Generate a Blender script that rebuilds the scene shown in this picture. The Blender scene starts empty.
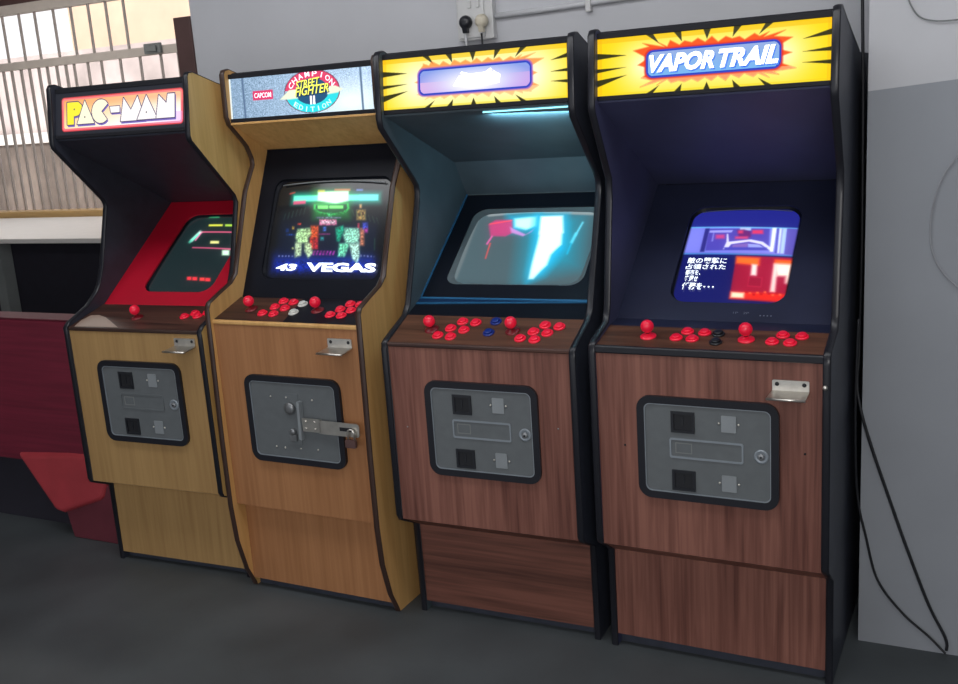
import bpy, bmesh, math, random
import numpy as np
from mathutils import Vector, Matrix
random.seed(7)
col = bpy.context.scene.collection
PI = math.pi

# ------------------------------------------------------------------ materials
def lin(c):
    c = [x / 255.0 for x in c]
    return tuple(x / 12.92 if x <= .04045 else ((x + .055) / 1.055) ** 2.4 for x in c)

def mat(name, rgb, rough=.6, metal=0, var=.12, scale=12, emis=None, es=1, coat=0, spec=.5, bump=0, stretch=(1, 1, 1)):
    m = bpy.data.materials.new(name); m.use_nodes = True
    nt = m.node_tree; b = nt.nodes['Principled BSDF']
    c = lin(rgb)
    b.inputs['Roughness'].default_value = rough
    b.inputs['Metallic'].default_value = metal
    b.inputs['Specular IOR Level'].default_value = spec
    b.inputs['Coat Weight'].default_value = coat
    b.inputs['Coat Roughness'].default_value = .12
    tc = nt.nodes.new('ShaderNodeTexCoord'); mp = nt.nodes.new('ShaderNodeMapping')
    mp.inputs['Scale'].default_value = stretch
    nt.links.new(tc.outputs['Object'], mp.inputs['Vector'])
    n = nt.nodes.new('ShaderNodeTexNoise'); n.inputs['Scale'].default_value = scale; n.inputs['Detail'].default_value = 5
    nt.links.new(mp.outputs[0], n.inputs['Vector'])
    r = nt.nodes.new('ShaderNodeValToRGB')
    r.color_ramp.elements[0].position = .3; r.color_ramp.elements[1].position = .7
    r.color_ramp.elements[0].color = (*[x * (1 - var) for x in c], 1)
    r.color_ramp.elements[1].color = (*[min(1, x * (1 + var)) for x in c], 1)
    nt.links.new(n.outputs['Fac'], r.inputs['Fac']); nt.links.new(r.outputs['Color'], b.inputs['Base Color'])
    if bump:
        bp = nt.nodes.new('ShaderNodeBump'); bp.inputs['Strength'].default_value = bump; bp.inputs['Distance'].default_value = .004
        nt.links.new(n.outputs['Fac'], bp.inputs['Height']); nt.links.new(bp.outputs['Normal'], b.inputs['Normal'])
    if emis:
        b.inputs['Emission Color'].default_value = (*lin(emis), 1); b.inputs['Emission Strength'].default_value = es
    return m

def wood(name, light, dark, horiz=False, rough=.42, amt=1.0):
    """laminate with fine stretched grain and broader streaks"""
    m = bpy.data.materials.new(name); m.use_nodes = True
    nt = m.node_tree; b = nt.nodes['Principled BSDF']; L = nt.links.new
    tc = nt.nodes.new('ShaderNodeTexCoord'); mp = nt.nodes.new('ShaderNodeMapping'); mp2 = nt.nodes.new('ShaderNodeMapping')
    mp.inputs['Scale'].default_value = (1.2, 22, 34) if horiz else (34, 22, 1.1)
    mp2.inputs['Scale'].default_value = (.7, 6, 9) if horiz else (9, 6, .5)
    L(tc.outputs['Object'], mp.inputs['Vector']); L(tc.outputs['Object'], mp2.inputs['Vector'])
    n1 = nt.nodes.new('ShaderNodeTexNoise'); n1.inputs['Scale'].default_value = 2.4; n1.inputs['Detail'].default_value = 8; n1.inputs['Distortion'].default_value = .5
    n2 = nt.nodes.new('ShaderNodeTexNoise'); n2.inputs['Scale'].default_value = 1.3; n2.inputs['Detail'].default_value = 3; n2.inputs['Distortion'].default_value = .9
    L(mp.outputs[0], n1.inputs['Vector']); L(mp2.outputs[0], n2.inputs['Vector'])
    mx = nt.nodes.new('ShaderNodeMath'); mx.operation = 'ADD'
    h = nt.nodes.new('ShaderNodeMath'); h.operation = 'MULTIPLY'; h.inputs[1].default_value = .5
    L(n1.outputs['Fac'], mx.inputs[0]); L(n2.outputs['Fac'], mx.inputs[1]); L(mx.outputs[0], h.inputs[0])
    r = nt.nodes.new('ShaderNodeValToRGB')
    r.color_ramp.elements[0].position = .36; r.color_ramp.elements[1].position = .62
    r.color_ramp.elements[0].color = (*lin(dark), 1); r.color_ramp.elements[1].color = (*lin(light), 1)
    L(h.outputs[0], r.inputs['Fac']); L(r.outputs['Color'], b.inputs['Base Color'])
    b.inputs['Roughness'].default_value = rough; b.inputs['Specular IOR Level'].default_value = .35
    return m

def col_mat(name, strength, gloss=.15, base=.02, coat=.6):
    """emission colour taken from the mesh's own colour attribute (lit plate or tube)"""
    m = bpy.data.materials.new(name); m.use_nodes = True
    nt = m.node_tree; b = nt.nodes['Principled BSDF']
    a = nt.nodes.new('ShaderNodeVertexColor'); a.layer_name = 'Col'
    nt.links.new(a.outputs['Color'], b.inputs['Emission Color'])
    b.inputs['Emission Strength'].default_value = strength
    b.inputs['Base Color'].default_value = (base, base, base * 1.1, 1)
    b.inputs['Roughness'].default_value = gloss; b.inputs['Coat Weight'].default_value = coat; b.inputs['Coat Roughness'].default_value = .05
    return m

M = {}
M['yellow_wood'] = wood('yellow_wood', (224, 194, 130), (200, 166, 104))
M['yellow_front'] = wood('yellow_front_laminate', (174, 140, 92), (156, 122, 78))
M['tan_wood'] = wood('tan_wood', (220, 174, 112), (200, 152, 92))
M['tan_front'] = wood('tan_front_laminate', (172, 122, 82), (150, 102, 66))
M['brown_front'] = wood('brown_front_laminate', (142, 95, 82), (94, 56, 48))
M['brown_horiz'] = wood('brown_horizontal_laminate', (124, 80, 68), (82, 52, 44), horiz=True)
M['panel_wood'] = wood('control_panel_laminate', (108, 72, 56), (64, 42, 34), horiz=True)
M['panel_dark'] = wood('dark_control_panel_laminate', (92, 62, 52), (50, 34, 32), horiz=True)
M['black'] = mat('black_paint', (52, 56, 68), .45, var=.15, scale=20)
M['navy'] = mat('dark_navy_paint', (66, 70, 100), .5, var=.1, scale=8)
M['tealblack'] = mat('dark_teal_paint', (74, 86, 94), .5, var=.15, scale=7)
M['trim'] = mat('black_plastic_trim', (30, 31, 38), .35, var=.05, coat=.1, spec=.35)
M['retainer'] = mat('black_marquee_retainer', (26, 27, 33), .6, var=.05, spec=.25)
M['trimbrown'] = mat('dark_brown_trim', (60, 42, 36), .35, var=.1)
M['tube_black'] = mat('satin_black_bezel', (20, 23, 32), .42, var=.1, spec=.14)
M['blue_dark'] = mat('dark_blue_strip', (22, 48, 84), .35)
M['navy_bezel'] = mat('navy_black_bezel', (38, 42, 64), .42, var=.1, spec=.25)
M['bezel_blue'] = mat('blue_edge_bezel', (40, 95, 135), .3, var=.1)
M['grey_lip'] = mat('grey_tube_surround', (92, 100, 104), .35, var=.1)
M['red_bezel'] = mat('red_bezel_board', (186, 16, 44), .35, var=.08, scale=5)
M['red_plastic'] = mat('red_button_plastic', (236, 26, 60), .35, var=.05, coat=.3, emis=(236, 26, 60), es=.14)  # slight emission added so the plastic looks brighter
M['dullred_plastic'] = mat('dull_red_plastic', (120, 26, 36), .35, var=.1)
M['blue_plastic'] = mat('blue_button_plastic', (24, 48, 130), .3, var=.05)
M['white_plastic'] = mat('white_button_plastic', (220, 220, 214), .3, var=.04)
M['black_plastic'] = mat('black_plastic', (30, 32, 38), .35, var=.1)
M['door_grey'] = mat('grey_coin_door_steel', (98, 103, 106), .5, metal=.05, var=.06, scale=30)
M['door_edge'] = mat('light_grey_door_edge', (142, 150, 158), .4, metal=.3, var=.05)
M['plate_grey'] = mat('pale_grey_plate', (142, 148, 152), .45, metal=.2, var=.08)
M['chrome'] = mat('worn_chrome', (214, 210, 202), .3, metal=.9, var=.1, scale=40)
M['steel'] = mat('dull_steel', (140, 142, 144), .35, metal=.7, var=.15, scale=30)
M['dark_hole'] = mat('dark_slot', (18, 20, 26), .6)
M['wall'] = mat('grey_wall_paint', (190, 191, 196), .85, var=.045, scale=3, bump=.15)
M['floor'] = mat('dark_worn_concrete', (74, 79, 82), .55, var=.3, scale=2.2, bump=.1)
M['ceil'] = mat('pale_ceiling', (168, 168, 168), .9)
M['brown_paint'] = mat('dark_brown_painted_timber', (84, 60, 58), .6, var=.12)
M['frame_white'] = mat('off_white_frame', (196, 186, 178), .6, var=.05)
M['bar'] = mat('grey_white_bar', (168, 158, 152), .5, var=.05)
M['sill'] = mat('yellow_timber_sill', (196, 160, 108), .6, var=.12, stretch=(.3, 3, 3))
M['counter_white'] = mat('white_counter_laminate', (226, 222, 218), .4, var=.03)
M['leg_grey'] = mat('grey_counter_leg', (120, 124, 124), .6, var=.05)
M['dark_wall'] = mat('dark_navy_wall', (34, 32, 44), .8, var=.1)
M['maroon'] = mat('maroon_boards', (112, 36, 54), .4, var=.2, scale=6, stretch=(.5, 4, 14))
M['red_vinyl'] = mat('red_vinyl', (166, 56, 64), .5, var=.12, scale=8)
M['maroon_dark'] = mat('dark_maroon_vinyl', (100, 40, 52), .6, var=.12, scale=8)
M['socket'] = mat('white_socket_plastic', (200, 200, 200), .4, var=.03)
M['cream'] = mat('cream_plastic', (196, 188, 170), .5, var=.08)
M['cord'] = mat('black_cord_rubber', (22, 24, 30), .5)
M['palecord'] = mat('pale_grey_wire', (150, 152, 158), .5)
M['conduit'] = mat('grey_white_conduit', (192, 193, 197), .45, var=.03)
M['patch'] = mat('pale_panel_patch', (168, 146, 132), .45, var=.06)
M['marquee'] = col_mat('lit_marquee_plate', 1.12, .6, .01, 0)
M['marquee'].node_tree.nodes['Principled BSDF'].inputs['Specular IOR Level'].default_value = .1
M['crt'] = col_mat('picture_tube', 1.15, .2, .012, .12)

def flat(name, rgb, es=1.0):
    return mat('lit_' + name, rgb, .5, var=0.0, emis=rgb, es=es)

# ------------------------------------------------------------------ mesh builder
class MB:
    def __init__(s): s.v = []; s.f = []; s.m = []; s.sm = []
    def add(s, vs, fs, mi=0, smooth=False):
        o = len(s.v); s.v += [tuple(v) for v in vs]
        for f in fs: s.f.append(tuple(i + o for i in f)); s.m.append(mi); s.sm.append(smooth)
    def box(s, a, b, mi=0):
        (x0, y0, z0), (x1, y1, z1) = a, b
        vs = [(x, y, z) for z in (z0, z1) for y in (y0, y1) for x in (x0, x1)]
        s.add(vs, [(0, 2, 3, 1), (4, 5, 7, 6), (0, 1, 5, 4), (2, 6, 7, 3), (0, 4, 6, 2), (1, 3, 7, 5)], mi)
    def prism(s, poly, x0, x1, mi=0, m0=None, m1=None):
        """poly: (y, z) points; extruded along x. m0/m1: slots of the two end caps"""
        n = len(poly)
        s.add([(x0, y, z) for y, z in poly] + [(x1, y, z) for y, z in poly],
              [(i, (i + 1) % n, n + (i + 1) % n, n + i) for i in range(n)], mi)
        s.add([(x0, y, z) for y, z in poly], [tuple(range(n))[::-1]], mi if m0 is None else m0)
        s.add([(x1, y, z) for y, z in poly], [tuple(range(n))], mi if m1 is None else m1)
    def plate(s, F, poly, h0, h1, mi=0):
        n = len(poly)
        s.add([F(a, b, h0) for a, b in poly] + [F(a, b, h1) for a, b in poly],
              [(i, (i + 1) % n, n + (i + 1) % n, n + i) for i in range(n)] + [tuple(range(n))[::-1], tuple(range(n, 2 * n))], mi)
    def ring(s, F, outer, inner, h0, h1, mi=0, h1i=None):
        """frame between two loops of equal count, open in the middle"""
        n = len(outer); h1i = h1 if h1i is None else h1i
        vs = [F(a, b, h0) for a, b in outer] + [F(a, b, h1) for a, b in outer] + [F(a, b, h1i) for a, b in inner] + [F(a, b, h0) for a, b in inner]
        fs = []
        for k in range(4):
            for i in range(n):
                j = (i + 1) % n; A = k * n; B = ((k + 1) % 4) * n
                fs.append((A + i, A + j, B + j, B + i))
        s.add(vs, fs, mi)
    def rev(s, O, ax, prof, seg=20, mi=0):
        """lathe: prof = [(r, h)] round axis ax from O"""
        ax = Vector(ax).normalized(); u = ax.orthogonal().normalized(); w = ax.cross(u); O = Vector(O)
        vs = []; fs = []
        for r, h in prof:
            for i in range(seg):
                a = 2 * PI * i / seg; vs.append(O + ax * h + (u * math.cos(a) + w * math.sin(a)) * r)
        for k in range(len(prof) - 1):
            for i in range(seg):
                j = (i + 1) % seg; fs.append((k * seg + i, k * seg + j, (k + 1) * seg + j, (k + 1) * seg + i))
        fs.append(tuple(range(seg))[::-1]); fs.append(tuple(range((len(prof) - 1) * seg, len(prof) * seg)))
        s.add(vs, fs, mi, True)
    def tube(s, pts, r, seg=8, mi=0):
        pts = [Vector(p) for p in pts]; vs = []; fs = []; prev = None
        for i, p in enumerate(pts):
            t = (pts[min(i + 1, len(pts) - 1)] - pts[max(i - 1, 0)]).normalized()
            u = (t.orthogonal() if prev is None else prev - t * prev.dot(t)).normalized(); prev = u; w = t.cross(u)
            for k in range(seg):
                a = 2 * PI * k / seg; vs.append(p + (u * math.cos(a) + w * math.sin(a)) * r)
        for i in range(len(pts) - 1):
            for k in range(seg):
                j = (k + 1) % seg; fs.append((i * seg + k, i * seg + j, (i + 1) * seg + j, (i + 1) * seg + k))
        fs.append(tuple(range(seg))[::-1]); fs.append(tuple(range((len(pts) - 1) * seg, len(pts) * seg)))
        s.add(vs, fs, mi, True)
    def build(s, name, mats, parent=None, bevel=0, loc=(0, 0, 0)):
        me = bpy.data.meshes.new(name); me.from_pydata(s.v, [], s.f)
        for m in (mats if isinstance(mats, (list, tuple)) else [mats]): me.materials.append(m)
        me.polygons.foreach_set('material_index', s.m); me.polygons.foreach_set('use_smooth', s.sm)
        bm = bmesh.new(); bm.from_mesh(me); bmesh.ops.remove_doubles(bm, verts=bm.verts, dist=1e-6)
        bmesh.ops.recalc_face_normals(bm, faces=bm.faces); bm.to_mesh(me); bm.free(); me.update()
        o = bpy.data.objects.new(name, me); col.objects.link(o); o.location = loc
        if parent: o.parent = parent
        if bevel:
            b = o.modifiers.new('bevel', 'BEVEL'); b.width = bevel; b.segments = 2; b.limit_method = 'ANGLE'
        return o

def frame(o, up):
    """local surface frame on a cabinet: a along x, b along up, h outwards (towards the player)"""
    o = Vector(o); up = Vector(up).normalized(); ux = Vector((1, 0, 0)); n = ux.cross(up); n.normalize()
    def F(a, b, h=0): return o + ux * a + up * b + n * h
    F.o, F.ux, F.uy, F.n = o, ux, up, n
    return F

def rrect(x0, y0, x1, y1, r, k=6):
    p = []
    for cx, cy, a0 in ((x1 - r, y1 - r, 0), (x0 + r, y1 - r, 90), (x0 + r, y0 + r, 180), (x1 - r, y0 + r, 270)):
        for i in range(k + 1):
            a = math.radians(a0 + 90 * i / k); p.append((cx + r * math.cos(a), cy + r * math.sin(a)))
    return p
def rect_n(x0, y0, x1, y1, k=6):
    p = []
    for cx, cy in ((x1, y1), (x0, y1), (x0, y0), (x1, y0)): p += [(cx, cy)] * (k + 1)
    return p
def rect_spread(x0, y0, x1, y1, inner):
    """outer rectangle loop matched point for point to a rounded inner loop"""
    cx = (x0 + x1) / 2; cy = (y0 + y1) / 2; p = []
    k = len(inner) // 4
    for i, (a, b) in enumerate(inner):
        q, j = divmod(i, k)
        X, Y = ((x1, y1), (x0, y1), (x0, y0), (x1, y0))[q]
        t = j / (k - 1)
        if q == 0: p.append((X, b) if t < .5 and j == 0 else ((a, Y) if j == k - 1 else (X, Y)))
        elif q == 1: p.append((a, Y) if j == 0 else ((X, b) if j == k - 1 else (X, Y)))
        elif q == 2: p.append((X, b) if j == 0 else ((a, Y) if j == k - 1 else (X, Y)))
        else: p.append((a, Y) if j == 0 else ((X, b) if j == k - 1 else (X, Y)))
    return p

def text(body, F, x0, y0, x1, y1, h, m, parent, name, shear=0, bold=0, rot=0, keep=False, depth=.0006):
    """lettering fitted into a box on the surface frame F"""
    cu = bpy.data.curves.new(name, 'FONT'); cu.body = body; cu.size = 1; cu.shear = shear; cu.offset = bold; cu.extrude = 0
    cu.resolution_u = 3
    t = bpy.data.objects.new(name, cu); col.objects.link(t)
    bpy.context.view_layer.update()
    me = bpy.data.meshes.new_from_object(t.evaluated_get(bpy.context.evaluated_depsgraph_get()))
    bpy.data.objects.remove(t); bpy.data.curves.remove(cu)
    n = len(me.vertices); co = np.empty(n * 3); me.vertices.foreach_get('co', co); co = co.reshape(-1, 3)
    if not n: return None
    mn = co.min(0); mx = co.max(0); w, hh = mx[0] - mn[0], mx[1] - mn[1]
    sx = (x1 - x0) / w; sy = (y1 - y0) / hh
    if keep: sx = sy = min(sx, sy)
    c, s_ = math.cos(rot), math.sin(rot); cx = (x0 + x1) / 2; cy = (y0 + y1) / 2
    for v in me.vertices:
        a = (v.co.x - mn[0] - w / 2) * sx; b = (v.co.y - mn[1] - hh / 2) * sy
        v.co = F(cx + a * c - b * s_, cy + a * s_ + b * c, h)
    me.materials.clear(); me.materials.append(m)
    o = bpy.data.objects.new(name, me); col.objects.link(o); o.parent = parent
    return o

def polyo(name, F, poly, h, m, parent, depth=.0006):
    b = MB(); b.plate(F, poly, h - depth, h, 0); return b.build(name, m, parent)

# ------------------------------------------------------------------ painted grids (tube pictures, lit plates)
def inpoly(X, Y, poly):
    r = np.zeros(X.shape, bool); n = len(poly)
    for i in range(n):
        x0, y0 = poly[i]; x1, y1 = poly[(i + 1) % n]
        if y0 == y1: continue
        c = ((y0 > Y) != (y1 > Y)) & (X < (x1 - x0) * (Y - y0) / (y1 - y0) + x0); r ^= c
    return r
def dist_poly(X, Y, poly):
    d = np.full(X.shape, 9.0); n = len(poly)
    for i in range(n):
        x0, y0 = poly[i]; x1, y1 = poly[(i + 1) % n]; dx, dy = x1 - x0, y1 - y0; L = dx * dx + dy * dy + 1e-12
        t = np.clip(((X - x0) * dx + (Y - y0) * dy) / L, 0, 1)
        d = np.minimum(d, np.hypot(X - x0 - t * dx, Y - y0 - t * dy))
    return np.where(inpoly(X, Y, poly), -d, d)
def fill(C, X, Y, poly, rgb, soft=.001, strength=1):
    xs = [p[0] for p in poly]; ys = [p[1] for p in poly]; g = soft * 2
    sel = (X > min(xs) - g) & (X < max(xs) + g) & (Y > min(ys) - g) & (Y < max(ys) + g)
    if not sel.any(): return
    d = dist_poly(X[sel], Y[sel], poly)
    a = np.clip(.5 - d / (2 * soft), 0, 1)[:, None] * strength
    C[sel] = C[sel] * (1 - a) + np.array(rgb, float) * a
def grid(name, F, x0, y0, x1, y1, cell, paint, m, parent, bulge=0, h=0, mask=None):
    nx = int(round((x1 - x0) / cell)); ny = int(round((y1 - y0) / cell))
    gx = np.linspace(x0, x1, nx + 1); gy = np.linspace(y0, y1, ny + 1)
    GX, GY = np.meshgrid(gx, gy); u = (GX - (x0 + x1) / 2) / ((x1 - x0) / 2); v = (GY - (y0 + y1) / 2) / ((y1 - y0) / 2)
    H = h + bulge * (1 - (u * u + v * v) / 2)
    o, ux, uy, n = [np.array(q) for q in (F.o, F.ux, F.uy, F.n)]
    V = o + GX[..., None] * ux + GY[..., None] * uy + H[..., None] * n
    CX, CY = np.meshgrid((gx[1:] + gx[:-1]) / 2, (gy[1:] + gy[:-1]) / 2)
    C = paint(CX, CY)
    idx = np.arange((nx + 1) * (ny + 1)).reshape(ny + 1, nx + 1)
    Q = np.stack([idx[:-1, :-1], idx[:-1, 1:], idx[1:, 1:], idx[1:, :-1]], -1).reshape(-1, 4)
    me = bpy.data.meshes.new(name); me.from_pydata(V.reshape(-1, 3).tolist(), [], Q.tolist()); me.update()
    c = np.clip(C.reshape(-1, 3) / 255, 0, 4); c = np.where(c <= .04045, c / 12.92, ((c + .055) / 1.055) ** 2.4)
    c = np.repeat(np.concatenate([c, np.ones((len(c), 1))], 1), 4, 0)
    at = me.color_attributes.new('Col', 'FLOAT_COLOR', 'CORNER'); at.data.foreach_set('color', c.ravel().astype(np.float32))
    me.polygons.foreach_set('use_smooth', [True] * len(me.polygons))
    me.materials.append(m); ob = bpy.data.objects.new(name, me); col.objects.link(ob)
    if parent: ob.parent = parent
    return ob

def tag(o, label, cat, group=None):
    o['label'] = label; o['category'] = cat
    if group: o['group'] = group
    return o
def struct(o): o['kind'] = 'structure'; return o
def empty(name, loc, rz=0):
    o = bpy.data.objects.new(name, None); col.objects.link(o); o.location = loc; o.rotation_euler = (0, 0, rz); o.empty_display_size = .1
    return o

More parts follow.
